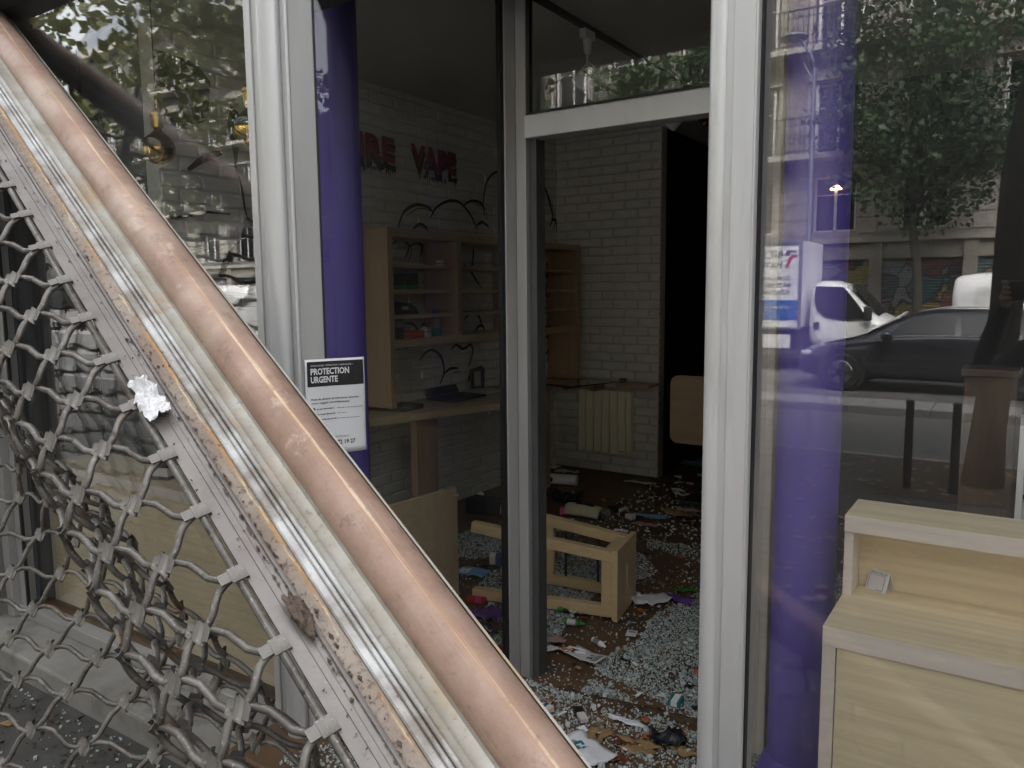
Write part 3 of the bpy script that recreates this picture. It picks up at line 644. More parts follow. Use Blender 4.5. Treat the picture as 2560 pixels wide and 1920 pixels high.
# ------------------------------------------------------------------ stepped display counters
def stepped(name, lab, x0, x1, yf, zl, upper, yb):
    t = thing(name, ((x0 + x1) / 2, yf, 0), lab, 'counter')
    MB().box((x0, yf, zl - 0.046), (x1, yb, zl)).build('lower_top', 'birch', t, bevel=0.0015)
    MB().box((x0 + 0.001, yf - 0.0035, zl - 0.0455), (x1, yf - 0.0005, zl - 0.001)).build('edge_band', 'birch_edge', t)
    MB().box((x0 + 0.0005, yf + 0.0005, 0.0), (x0 + 0.030, yb - 0.002, zl - 0.0465)).build('side_panel', 'birch_edge', t, bevel=0.001)
    MB().box((x0 + 0.0325, yf + 0.002, 0.0), (x1 - 0.03, yf + 0.02, zl - 0.0475)).build('front_panel', 'birch', t, bevel=0.001)
    MB().box((x1 - 0.028, yf + 0.0005, 0.0), (x1 - 0.0005, yb - 0.002, zl - 0.0465)).build('side_panel', 'birch_edge', t, bevel=0.001)
    if upper:
        yu, yub, zu = upper
        MB().box((x0, yu, zu - 0.042), (x1, yub, zu)).build('upper_top', 'birch', t, bevel=0.0015)
        MB().box((x0 + 0.001, yu - 0.0035, zu - 0.0415), (x1, yu - 0.0005, zu - 0.001)).build('edge_band', 'birch_edge', t)
        MB().box((x0 + 0.0005, yu + 0.004, zl + 0.0005), (x0 + 0.022, yub - 0.001, zu - 0.0425)).build('upper_side', 'birch_edge', t, bevel=0.001)
        MB().box((x0 + 0.0225, yu + 0.10, zl + 0.0005), (x1 - 0.03, yu + 0.118, zu - 0.0425)).build('niche_back', 'birch', t)
        MB().box((x1 - 0.028, yu + 0.004, zl + 0.0005), (x1 - 0.0005, yub - 0.001, zu - 0.0425)).build('upper_side', 'birch_edge', t, bevel=0.001)
    return t
stepped('display_counter', 'pale birch stepped display counter with a niche behind the reflecting window', -0.363, 1.75, 1.852, 0.722, (2.071, 2.252, 0.933), 2.20)
stepped('display_counter', 'pale birch counter low behind the torn wire grille', -3.99, -2.32, 1.865, 0.70, None, 2.15)
# folded price card
tg = thing('price_card', (-0.295, 2.145, 0.722), 'folded white price card in the counter niche', 'card')
a, b = Vector((-0.322, 2.158, 0.7225)), Vector((-0.268, 2.128, 0.7225)); cu = (b - a).normalized(); cn = Vector((cu.y, -cu.x, 0))
tip = Vector((0, 0, 0.052)) - cn * 0.018
def card(u, v, d=0): return a + cu * (u * 0.060) + tip * v + cn * (0.0 + d)
MB().add([card(0, 0), card(1, 0), card(1, 1), card(0, 1)], [(0, 1, 2, 3)]).build('front_leaf', 'paper', tg, solid=0.0006)
MB().add([card(0, 1), card(1, 1), card(1, 0) - cn * 0.036, card(0, 0) - cn * 0.036], [(0, 1, 2, 3)]).build('back_leaf', 'paper', tg, solid=0.0006)
ct = MB()
def ctext(s, u, v, h, w):
    vs, fs = textmesh(s, 1.0, res=2); q = np.array(vs); x0, x1 = q[:, 0].min(), q[:, 0].max()
    ct.add([card(u + (p[0] - x0) * w / (x1 - x0), v + p[1] * h / 0.7, 0.0012) for p in vs], fs)
ctext("Vaporesso Argus G4", 0.06, 0.83, 0.10, 0.84)
for u0, u1, v0, v1 in ((0.08, 0.84, 0.76, 0.775), (0.82, 0.84, 0.08, 0.76), (0.08, 0.095, 0.08, 0.76), (0.5, 0.8, 0.07, 0.09)): ct.add([card(u0, v0, .0012), card(u1, v0, .0012), card(u1, v1, .0012), card(u0, v1, .0012)], [(0, 1, 2, 3)])
ct.build('lettering', 'ink', tg)
carton('product_box', 'dark green device box with a pale label on the counter behind the grille', 'box', (-3.15, 1.97, 0.7005), (0.09, 0.07, 0.11), 0.25, 'c_dark', (0.15, 0.5), 'cardboard_white')

# ------------------------------------------------------------------ deeper right of the shop
t = thing('display_plinth', (-0.1, 3.1, 0), 'tall narrow brown wooden display plinth deep behind the reflecting window', 'plinth')
MB().box((-0.17, 3.0, 0.0), (-0.02, 3.15, 1.21)).build('case', 'oak_dark', t, bevel=0.003); MB().box((-0.18, 2.99, 1.2105), (-0.01, 3.16, 1.235)).build('cap', 'oak_dark', t, bevel=0.003)
t = thing('white_stand', (0.02, 2.9, 0), 'pale upright stand with white packs at the frame edge', 'stand')
MB().box((-0.005, 2.7, 0), (0.012, 2.95, 1.10)).build('post', 'white_plastic', t)
for k in range(4): MB().box((0.0125, 2.72, 0.5 + k * 0.13), (0.11, 2.8, 0.6 + k * 0.13)).build('pack', 'cardboard_white', t, bevel=0.003)

# ------------------------------------------------------------------ fallen stool
St = thing('fallen_stool', (-1.85, 3.25, 0), 'pale pine bar stool lying on its side in broken glass', 'stool')
sa = Vector((-1.515, 3.09, 0.004)); sy = Vector((-0.05, 0.305, 0)).normalized(); sz = Vector((0, 0, 1)); sx = sy.cross(sz)  # +x away from legs
if sx.x < 0: sx = -sx
SM = Matrix((sx, sy, sz)).transposed().to_4x4(); SM.translation = sa
W_, H_ = 0.32, 0.335
# seat as four pieces around the hand slot
for a_, b_ in (((0, 0, 0), (0.026, 0.145, H_)), ((0, 0.175, 0), (0.026, W_, H_)), ((0, 0.1455, 0), (0.026, 0.1745, 0.11)), ((0, 0.1455, 0.225), (0.026, 0.1745, H_))): MB().box(a_, b_, SM).build('seat_board', 'pine', St, bevel=0.0015)
LL = 0.70
def sp_leg(y_, z_, x): f = -x / LL; return Vector((x, y_ + (0.045 if y_ > W_ / 2 else -0.045) * f, z_ + (0.075 if z_ > H_ / 2 else 0.0) * f))
CN = [(0.036, 0.038), (0.036, H_ - 0.038), (W_ - 0.036, 0.038), (W_ - 0.036, H_ - 0.038)]
for (y_, z_) in CN: MB().bar(SM @ sp_leg(y_, z_, -LL), SM @ sp_leg(y_, z_, -0.0008), 0.045, 0.050, (0, 0, 1)).build('leg', 'pine', St, bevel=0.003)
def rung(i, k, x, w, h, name): 
    p, q = sp_leg(*CN[i], x), sp_leg(*CN[k], x); d = (q - p).normalized() * 0.024; MB().bar(SM @ (p + d), SM @ (q - d), w, h, SM.to_3x3() @ Vector((1, 0, 0))).build(name, 'pine', St, bevel=0.002)
for i_, k_ in ((0, 1), (2, 3), (0, 2), (1, 3)): rung(i_, k_, -0.030, 0.034, 0.052, 'apron')
for i_, k_, x in ((2, 3, -0.42), (0, 2, -0.50), (1, 3, -0.50)): rung(i_, k_, x, 0.026, 0.040, 'footrest')
for x_ in (-0.335, -0.16):
    p, q = sp_leg(*CN[2], x_), sp_leg(*CN[3], x_); MB().cyl(SM @ (p + Vector((0, 0, .02))), SM @ (q - Vector((0, 0, .02))), 0.006, n=8).build('rod', 'steel_dark', St, smooth='auto')
# loose plank panel
q0 = atZ(1148, 1492, 0.0); q1 = atZ(1000, 1500, 0.0)
ztp = atY(1148, 1219, q0.y).z
pe = plane_hit(985, 1297, q0, Vector((1, 0.12, 0)).normalized())
pl = thing('plank_panel', (q0.x, q0.y, 0), 'brown oak board standing loose behind the copper tube', 'board')
dirp = Vector((-0.12, -1, 0)).normalized()
MB().prism([(q0.x, q0.y, 0.002), (q0.x + dirp.x * 0.62, q0.y + dirp.y * 0.62, 0.002), (q0.x + dirp.x * 0.62, q0.y + dirp.y * 0.62, ztp), (q0.x, q0.y, ztp)], (-0.022, 0.002, 0)).build('board', 'oak', pl, bevel=0.002)
sc_ = Vector((q0.x, q0.y, ztp - 0.035)) + dirp * 0.02
MB().cyl(sc_ + Vector((0.0005, 0, 0)), sc_ + Vector((0.03, 0, 0)), 0.004, n=8).build('screw', 'alu', pl)

# ------------------------------------------------------------------ the torn roller grille: bottom bar and wire mesh
BA = Vector((-2.1307, 0.9722, 2.1397)); bu = Vector((0.826, -0.1522, -0.5428)).normalized()
bv = Vector((-0.3477, -0.8955, -0.278)); bv = (bv - bu * bv.dot(bu)).normalized(); bw = bu.cross(bv)
if bw.dot(EYE - (BA + bu * 1.2)) < 0: bw = -bw
KB = 1.80            # the bar spans from the fascia to the ground
T0, T1 = -0.06, 2.78
def bp(t, v, w): return EYE + (BA + bu * t + bv * v + bw * w - EYE) * KB
def unb(p): return (p - EYE) / KB + EYE - BA
Gr = thing('roller_grille', tuple(bp(2.0, 0.16, -0.02)), 'torn roller grille with a slanting bottom bar and buckled wire mesh', 'grille')
def uvmat(name, builder):
    m = bpy.data.materials.new(name); m.use_nodes = True; builder(m, m.node_tree.nodes["Principled BSDF"], m.node_tree.links); M[name] = m; return m
def band(m, L, src, lo, hi, soft):
    """1 inside lo..hi with soft edges"""
    a = nn(m, "ShaderNodeMapRange"); a.inputs[1].default_value = lo - soft; a.inputs[2].default_value = lo + soft; L.new(src, a.inputs[0])
    b = nn(m, "ShaderNodeMapRange"); b.inputs[1].default_value = hi + soft; b.inputs[2].default_value = hi - soft; L.new(src, b.inputs[0])
    c = nn(m, "ShaderNodeMath", operation='MULTIPLY'); L.new(a.outputs[0], c.inputs[0]); L.new(b.outputs[0], c.inputs[1]); return c.outputs[0]
def noi(m, L, vec, scale, det=6, rough=0.6):
    n = nn(m, "ShaderNodeTexNoise"); n.inputs["Scale"].default_value = scale; n.inputs["Detail"].default_value = det; n.inputs["Roughness"].default_value = rough; L.new(vec, n.inputs["Vector"]); return n.outputs[0]
def mrange(m, L, src, a, b, c=0.0, d=1.0):
    n = nn(m, "ShaderNodeMapRange"); n.inputs[1].default_value = a; n.inputs[2].default_value = b; n.inputs[3].default_value = c; n.inputs[4].default_value = d; L.new(src, n.inputs[0]); return n.outputs[0]
def mixc(m, L, fac, a, b):
    n = nn(m, "ShaderNodeMix", data_type='RGBA')
    L.new(fac, n.inputs[0])
    for k, x in ((6, a), (7, b)):
        if isinstance(x, tuple): n.inputs[k].default_value = (*x, 1)
        else: L.new(x, n.inputs[k])
    return n.outputs[2]
def mul(m, L, a, b):
    n = nn(m, "ShaderNodeMath", operation='MULTIPLY'); L.new(a, n.inputs[0])
    if isinstance(b, float): n.inputs[1].default_value = b
    else: L.new(b, n.inputs[1])
    return n.outputs[0]
def addn(m, L, a, b, k=1.0):
    n = nn(m, "ShaderNodeMath", operation='MULTIPLY_ADD'); L.new(b, n.inputs[0]); n.inputs[1].default_value = k; L.new(a, n.inputs[2]); return n.outputs[0]
def bumpn(m, L, h, b, s, d=0.002):
    n = nn(m, "ShaderNodeBump"); n.inputs["Strength"].default_value = s; n.inputs["Distance"].default_value = d; L.new(h, n.inputs["Height"]); L.new(n.outputs[0], b.inputs["Normal"])
def copper(m, b, L):
    tc = nn(m, "ShaderNodeTexCoord"); uv = nn(m, "ShaderNodeSeparateXYZ"); L.new(tc.outputs["UV"], uv.inputs[0]); ob = tc.outputs["Object"]
    mp = nn(m, "ShaderNodeMapping"); mp.inputs["Scale"].default_value = (1, 12, 1); L.new(tc.outputs["UV"], mp.inputs[0])
    big = noi(m, L, ob, 5, 8, 0.7); fine = noi(m, L, ob, 45, 6, 0.7)
    c = mixc(m, L, mrange(m, L, big, 0.35, 0.65), (0.40, 0.275, 0.215), (0.29, 0.185, 0.135))
    c = mixc(m, L, mul(m, L, mrange(m, L, fine, 0.56, 0.72), 0.5), c, (0.20, 0.135, 0.105))
    along = noi(m, L, mp.outputs[0], 3.1, 5, 0.6)
    ctr = addn(m, L, uv.outputs[1], along, 0.016)              # wobble of the scraped line
    wd = nn(m, "ShaderNodeMath", operation='ABSOLUTE'); sb_ = nn(m, "ShaderNodeMath", operation='SUBTRACT'); L.new(ctr, sb_.inputs[0]); sb_.inputs[1].default_value = 0.352; L.new(sb_.outputs[0], wd.inputs[0])
    wid = mrange(m, L, noi(m, L, mp.outputs[0], 4.3, 4), 0.40, 0.66, 0.0, 0.021); df = nn(m, "ShaderNodeMath", operation='SUBTRACT'); L.new(wid, df.inputs[0]); L.new(wd.outputs[0], df.inputs[1]); rub = mrange(m, L, df.outputs[0], -0.002, 0.006)
    brk = mrange(m, L, noi(m, L, ob, 60, 3), 0.28, 0.42)
    mp2 = nn(m, "ShaderNodeMapping"); mp2.inputs["Scale"].default_value = (2.0, 60, 1); L.new(tc.outputs["UV"], mp2.inputs[0]); scr = noi(m, L, mp2.outputs[0], 3.0, 6, 0.7)
    c = mixc(m, L, mul(m, L, mrange(m, L, scr, 0.58, 0.70), 0.45), c, (0.60, 0.47, 0.39)); c = mixc(m, L, mul(m, L, mrange(m, L, scr, 0.40, 0.30), 0.40), c, (0.21, 0.14, 0.11))
    c = mixc(m, L, mul(m, L, mrange(m, L, noi(m, L, ob, 1.6, 5, 0.6), 0.5, 0.66), 0.5), c, (0.50, 0.41, 0.34))
    halo = mul(m, L, band(m, L, ctr, 0.33, 0.385, 0.012), mrange(m, L, noi(m, L, mp.outputs[0], 5.0, 4), 0.42, 0.55))
    c = mixc(m, L, mul(m, L, halo, 0.5), c, (0.42, 0.24, 0.13))
    seg = mrange(m, L, noi(m, L, mp.outputs[0], 1.7, 3), 0.44, 0.56)
    c = mixc(m, L, mul(m, L, mul(m, L, rub, brk), mul(m, L, seg, 0.85)), c, (0.70, 0.55, 0.40))
    c = mixc(m, L, mul(m, L, mrange(m, L, noi(m, L, ob, 14, 7, 0.75), 0.57, 0.66), 0.55), c, (0.17, 0.115, 0.085)); c = mixc(m, L, mul(m, L, mrange(m, L, noi(m, L, ob, 9, 7, 0.75), 0.60, 0.68), 0.6), c, (0.55, 0.44, 0.36))
    L.new(c, b.inputs["Base Color"]); b.inputs["Metallic"].default_value = 0.1
    L.new(mrange(m, L, big, 0.3, 0.7, 0.42, 0.62), b.inputs["Roughness"]); bumpn(m, L, fine, b, 0.25, 0.0015)
uvmat('copper_tube', copper)
def galv(m, b, L):
    ob = nn(m, "ShaderNodeTexCoord").outputs["Object"]; big = noi(m, L, ob, 7, 6); fine = noi(m, L, ob, 70, 4)
    c = mixc(m, L, mrange(m, L, big, 0.35, 0.65), (0.36, 0.35, 0.32), (0.26, 0.235, 0.19)); c = mixc(m, L, mul(m, L, mrange(m, L, fine, 0.58, 0.7), 0.6), c, (0.16, 0.12, 0.08))
    c = mixc(m, L, mul(m, L, mrange(m, L, noi(m, L, ob, 3, 7, .7), 0.55, 0.68), 0.8), c, (0.33, 0.21, 0.10))
    L.new(c, b.inputs["Base Color"]); b.inputs["Metallic"].default_value = 0.4; b.inputs["Roughness"].default_value = 0.5; bumpn(m, L, fine, b, 0.3, 0.001)
uvmat('galvanised', galv)
def polished(m, b, L):
    ob = nn(m, "ShaderNodeTexCoord").outputs["Object"]; big = noi(m, L, ob, 6, 6)
    c = mixc(m, L, mrange(m, L, big, 0.38, 0.62), (0.52, 0.52, 0.515), (0.22, 0.195, 0.17)); c = mixc(m, L, mrange(m, L, noi(m, L, ob, 90, 4), 0.66, 0.74), c, (0.14, 0.11, 0.09))
    L.new(c, b.inputs["Base Color"]); b.inputs["Metallic"].default_value = 0.2; b.inputs["Roughness"].default_value = 0.5
uvmat('polished_rail', polished)
def rusty(m, b, L):
    tc = nn(m, "ShaderNodeTexCoord"); ob = tc.outputs["Object"]; uv = nn(m, "ShaderNodeSeparateXYZ"); L.new(tc.outputs["UV"], uv.inputs[0])
    big = noi(m, L, ob, 5, 8, .7); fine = noi(m, L, ob, 60, 6, .75)
    c = mixc(m, L, mrange(m, L, big, 0.38, 0.62), (0.33, 0.28, 0.235), (0.22, 0.17, 0.135)); c = mixc(m, L, mrange(m, L, fine, 0.52, 0.64), c, (0.11, 0.08, 0.062))
    y = addn(m, L, uv.outputs[1], noi(m, L, ob, 5, 7, .7), 0.9); st = band(m, L, y, 0.52, 0.84, 0.10)
    c = mixc(m, L, mul(m, L, st, mrange(m, L, noi(m, L, ob, 5.0, 7), 0.46, 0.60)), c, (0.40, 0.235, 0.11)); st2 = band(m, L, y, 0.62, 0.72, 0.05)
    c = mixc(m, L, mul(m, L, st2, mrange(m, L, noi(m, L, ob, 6.0, 6), 0.50, 0.60)), c, (0.60, 0.48, 0.31))
    L.new(c, b.inputs["Base Color"]); b.inputs["Roughness"].default_value = 0.8; bumpn(m, L, fine, b, 0.8, 0.003)
uvmat('rusty_channel', rusty)
def dull(m, b, L):
    ob = nn(m, "ShaderNodeTexCoord").outputs["Object"]; big = noi(m, L, ob, 4, 8, .65); fine = noi(m, L, ob, 55, 5, .7)
    c = mixc(m, L, mrange(m, L, big, 0.35, 0.65), (0.235, 0.215, 0.20), (0.15, 0.13, 0.12)); c = mixc(m, L, mul(m, L, mrange(m, L, fine, 0.60, 0.70), 0.8), c, (0.12, 0.095, 0.085)); c = mixc(m, L, mrange(m, L, noi(m, L, ob, 110, 3), 0.70, 0.76), c, (0.40, 0.38, 0.36))
    L.new(c, b.inputs["Base Color"]); b.inputs["Metallic"].default_value = 0.3; b.inputs["Roughness"].default_value = 0.5; bumpn(m, L, fine, b, 0.35, 0.0015)
uvmat('dull_plate', dull)
def wirem(m, b, L):
    ob = nn(m, "ShaderNodeTexCoord").outputs["Object"]; big = noi(m, L, ob, 9, 6, .65); fine = noi(m, L, ob, 90, 5, .7)
    c = mixc(m, L, mrange(m, L, big, 0.35, 0.65), (0.20, 0.187, 0.170), (0.085, 0.076, 0.066)); c = mixc(m, L, mul(m, L, mrange(m, L, fine, 0.58, 0.66), 0.75), c, (0.34, 0.325, 0.31))
    c = mixc(m, L, mrange(m, L, noi(m, L, ob, 22, 5, .7), 0.58, 0.66), c, (0.06, 0.05, 0.042)); c = mixc(m, L, mrange(m, L, noi(m, L, ob, 4, 6, .7), 0.60, 0.68), c, (0.16, 0.095, 0.055))
    L.new(c, b.inputs["Base Color"]); b.inputs["Metallic"].default_value = 0.45; b.inputs["Roughness"].default_value = 0.45; bumpn(m, L, fine, b, 0.7, 0.002)
uvmat('wire_metal', wirem)

def extrude_profile(name, prof, mat, closed=True, nst=70, jit=0.0, smooth='auto', t0=T0, t1=T1):
    """profile of (v, w) points swept along the bar, with UV (along, round)"""
    vs = []; n = len(prof)
    for i in range(nst + 1):
        t = t0 + (t1 - t0) * i / nst
        for k, (v, w) in enumerate(prof):
            q = mnoise.noise(Vector((t * 6, k * 0.3, 3.1))) * jit + mnoise.noise(Vector((t * 23, k * 0.7, 8.1))) * jit * 0.5
            vs.append(bp(t, v, w + q))
    fs = []
    for i in range(nst):
        for k in range(n if closed else n - 1):
            k2 = (k + 1) % n; fs.append((i * n + k, i * n + k2, (i + 1) * n + k2, (i + 1) * n + k))
    if closed: fs += [tuple(reversed(range(n))), tuple(range(nst * n, (nst + 1) * n))]
    mb = MB(); mb.add(vs, fs); o = mb.build(name, mat, Gr, smooth=smooth)
    me = o.data; uvl = me.uv_layers.new(name='UVMap'); orgv = Vector(WL[Gr.name])
    inv = Matrix((bu, bv, bw))
    vm = [sum(p[0] for p in prof) / n, sum(p[1] for p in prof) / n]; v0 = min(p[0] for p in prof); v1 = max(p[0] for p in prof)
    for poly in me.polygons:
        for li in poly.loop_indices:
            c = inv @ unb(me.vertices[me.loops[li].vertex_index].co + orgv)
            if name == 'tube':
                a = math.atan2(c.y, c.z) / (2 * math.pi) + 0.35    # 0.35 faces outward
            else: a = (c.y - v0) / (v1 - v0)
            uvl.data[li].uv = (c.x, a)
    return o
circ = lambda cv, cw, r, n: [(cv + r * math.cos(2 * math.pi * k / n), cw + r * math.sin(2 * math.pi * k / n)) for k in range(n)]
rect = lambda v0, v1, w0, w1: [(v0, w0), (v1, w0), (v1, w1), (v0, w1)]
extrude_profile('tube', circ(0, 0, 0.0375, 40), 'copper_tube', jit=0.0018, nst=140)
extrude_profile('outer_lip', rect(-0.0415, -0.0385, -0.012, 0.010), 'galvanised', jit=0.0)
extrude_profile('flange', [(0.0345, -0.006), (0.0655, -0.006), (0.0655, 0.002), (0.058, 0.005), (0.052, 0.003), (0.040, 0.004), (0.036, 0.008)], 'galvanised', jit=0.0006)
extrude_profile('rail', circ(0.0695, 0.004, 0.0038, 10), 'polished_rail')
extrude_profile('rail', circ(0.0772, 0.0035, 0.0033, 10), 'polished_rail')
extrude_profile('rail', [(0.0808, -0.006), (0.0925, -0.006), (0.0925, 0.004), (0.0905, 0.006), (0.083, 0.006), (0.0808, 0.004)], 'polished_rail', jit=0.0003)
extrude_profile('rail_bed', rect(0.0658, 0.0806, -0.008, -0.001), 'dull_plate')
extrude_profile('channel', [(0.0928, -0.010), (0.1135, -0.010), (0.1135, 0.001), (0.109, 0.002), (0.104, 0.0035), (0.098, 0.003), (0.0928, 0.001)], 'rusty_channel', nst=260, jit=0.0016)
extrude_profile('bead', circ(0.1168, 0.0035, 0.0032, 8), 'dull_plate')
extrude_profile('edge_plate', [(0.1202, -0.006), (0.1525, -0.006), (0.1525, 0.0), (0.136, 0.0005), (0.135, 0.002), (0.1275, 0.002), (0.1265, 0.0005), (0.1202, 0.001)], 'dull_plate', jit=0.0005)
extrude_profile('edge_rod', circ(0.160, -0.001, 0.0052, 10), 'wire_metal', jit=0.0006)

# mesh: node lattice
LEFT = Vector((-0.834, -0.552, 0)); AWAY = Vector((-0.552, 0.834, 0)); DOWN = Vector((0, 0, -1))
steps = [(.056, .0, .019), (.056, .008, .022), (.056, .024, .026), (.054, .045, .030), (.048, .060, .034), (.042, .066, .034), (.034, .068, .030), (.030, .068, .030), (.030, .062, .030), (.038, .056, .030), (.046, .050, .030), (.052, .036, .035)] + [(.054, .012, .037)] * 14 + [(.025, .015, .062)] * 6
def foldback(i, j): return LEFT * (-KB * 0.068 * max(0.0, (i - 7) / 14.0) * max(0, min(j - 3, 5)) + KB * 0.064 * max(0.0, (i - 7) / 14.0) * max(0, min(j - 9, 6)))
NJ = len(steps)
SP = 0.110; TI0 = -0.05; NI = 26
path = [Vector((0, 0, 0))]
for l, a, d in steps: path.append(path[-1] + (LEFT * l + AWAY * a + DOWN * d) * KB)
def node(i, j):
    t = TI0 + (i + 0.0) * SP + (0.5 * SP * j if False else 0)
    p = bp(t, 0.172 if j else 0.166, 0.0) + path[j] + foldback(i, j)
    k = min(j, 6) / 6
    q = Vector((mnoise.noise(Vector((i * .31, j * .37, 1.7))), mnoise.noise(Vector((i * .31, j * .37, 5.2))), mnoise.noise(Vector((i * .31, j * .37, 9.4))))) * 0.050 * k
    q += Vector((mnoise.noise(Vector((i * 1.7, j * 1.9, 2.7))), mnoise.noise(Vector((i * 1.7, j * 1.3, 6.2))), mnoise.noise(Vector((i * 1.1, j * 1.9, 8.4))))) * 0.013 * k
    p = p + q
    p.z = max(p.z, GP + 0.012 + 0.018 * ((i + j) % 2)); p.y = min(p.y, 1.46)
    return p
NODES = {}
# row j node index i sits half a step along the bar: a = path - s/2, b = path + s/2
for j in range(NJ + 1):
    for i in range(NI + 1):
        NODES[i, j] = None
def nodeP(i, j):
    if NODES.get((i, j)) is None: 
        NODES[i, j] = node(i - 0.5 * (j % 2) * 0 + 0.0, j) + bu * (KB * SP * 0.5 * (j % 2))
    return NODES[i, j]
def chain(fam, i0):
    out = []; i = i0
    for j in range(NJ + 1):
        if not (0 <= i <= NI): break
        out.append((i, j))
        if fam == 'b': i = i + 1 if j % 2 == 1 else i      # +half step each row
        else: i = i - 1 if j % 2 == 0 else i               # -half step each row
    return out
def wire(ch, fam):
    P = [nodeP(*c) for c in ch]; pts = []; n = len(P)
    for k in range(n - 1):
        seg = P[k + 1] - P[k]
        i, j = ch[k]
        nb = (P[k + 1] - P[max(k - 1, 0)]).normalized()
        nrm = nb.cross(bu); nrm = nrm.normalized() if nrm.length > 1e-4 else bw
        side = nrm.cross(seg).normalized()
        amp = seg.length * 0.068 * (1 if fam == 'a' else -1)
        if not pts: pts.append(P[k])
        for s in range(1, 7):
            x = s / 6
            pts.append(P[k] + seg * x + side * amp * math.sin(2 * math.pi * x) + nrm * (0.007 if fam == 'a' else -0.007) * math.sin(math.pi * x) ** 2 * -1)
    return pts
WR = 0.0088
for i0 in range(0, NI + 1):
    ch = chain('b', i0)
    if len(ch) > 3: MB().tube(wire(ch, 'b'), WR, 8).build('wire', 'wire_metal', Gr, smooth=True)
for i0 in range(2, NI + 16):
    # a-family chains, also those entering from the lower edge
    ch = []; i = i0
    for j in range(NJ + 1):
        if 0 <= i <= NI: ch.append((i, j))
        elif ch: break
        i = i - 1 if j % 2 == 0 else i
    if len(ch) > 3: MB().tube(wire(ch, 'a'), WR, 8).build('wire', 'wire_metal', Gr, smooth=True)
# clips: a sleeve bent round the crossing with a lug
def clip_mesh():
    mb = MB(); n = 7; r = 0.0074; vs = []
    for s in range(n + 1):
        a = math.pi * (-0.12 + 1.24 * s / n); c_ = math.cos(a)
        for l in (-0.0115 - 0.004 * c_, 0.0125 - 0.004 * c_): vs.append((r * 1.12 * c_, l, r * 0.92 * math.sin(a)))
    mb.add(vs, [(2 * s, 2 * s + 2, 2 * s + 3, 2 * s + 1) for s in range(n)])
    for sg in (1, -1): mb.add([(sg * 0.0072, -0.010, 0.0035), (sg * 0.0165, -0.006 - 0.003 * sg, 0.0048), (sg * 0.0165, 0.009 - 0.003 * sg, 0.0048), (sg * 0.0072, 0.011, 0.0035)], [(0, 1, 2, 3)])
    return mb
CM = bpy.data.meshes.new('clip'); _c = clip_mesh(); _c.v = [tuple(x * KB for x in v) for v in _c.v]; CM.from_pydata([tuple(v) for v in _c.v], [], _c.f); CM.materials.append(M['wire_metal'])
_th = 0.0014
bm_ = bmesh.new(); bm_.from_mesh(CM); bmesh.ops.solidify(bm_, geom=bm_.faces[:], thickness=_th); bm_.to_mesh(CM); bm_.free()
CT = bpy.data.meshes.new('clip')
_t = MB().box((-0.003, -0.0105, 0.0045), (0.0165, 0.0105, 0.0058)).box((-0.016, -0.0065, 0.0035), (-0.0032, 0.0085, 0.005)).box((0.0158, -0.0105, -0.002), (0.017, 0.0105, 0.0044))
_t.v = [tuple(x * KB for x in v) for v in _t.v]
CT.from_pydata(_t.v, [], _t.f); CT.materials.append(M['wire_metal'])
inv = CAMROT.transposed()
def score(p):
    v = inv @ (p - EYE)
    if v.z > -0.2: return 99
    x = v.x / -v.z * FPX; y = v.y / -v.z * FPX
    return -v.z + (3 if abs(x) > 1340 or abs(y) > 1020 else 0)
allc = []
go = Vector(WL[Gr.name])
for (i, j), p in list(NODES.items()):
    if p is None: continue
    i2, j2 = ((i + 1 if j % 2 else i), j + 1)
    q = NODES.get((i2, j2)) 
    if q is None:
        i0_, j0_ = (i if j % 2 else i - 1, j - 1); q0_ = NODES.get((i0_, j0_)); 
        if q0_ is None: continue
        d = (p - q0_)
    else: d = q - p
    d.normalize()
    nrm = d.cross(bu); nrm.normalize()
    if nrm.dot(EYE - p) < 0: nrm = -nrm
    xx = d.cross(nrm).normalized()
    if j == 0:
        nrm = (bw - d * bw.dot(d)).normalized(); yv = (bu - bv * 0).normalized(); xv = -bv; zv = bw
        rot = Matrix((xv, yv, xv.cross(yv))).transposed()
        if (xv.cross(yv)).dot(bw) < 0: rot = Matrix((xv, -yv, xv.cross(-yv))).transposed()
    else: rot = Matrix((xx, d, xx.cross(d))).transposed()
    m4 = rot.to_4x4() @ Matrix.Rotation(R(18 + 10 * mnoise.noise(p * 20)), 4, 'Z') if j else rot.to_4x4(); m4.translation = p
    allc.append((score(p), j, m4))
allc.sort(key=lambda c: c[0])
rest = MB(); 
for k, (s_, j, m4) in enumerate(allc):
    me = CT if j == 0 else CM
    if k < 300:
        o = bpy.data.objects.new('clip', me); COL.objects.link(o); o.parent = Gr; m5 = m4.copy(); m5.translation -= go; o.matrix_local = m5
    else:
        rest.add([m4 @ v.co for v in me.vertices], [tuple(f.vertices) for f in me.polygons])
ro = rest.build('far_clips', 'wire_metal', Gr); ro['kind'] = 'stuff'

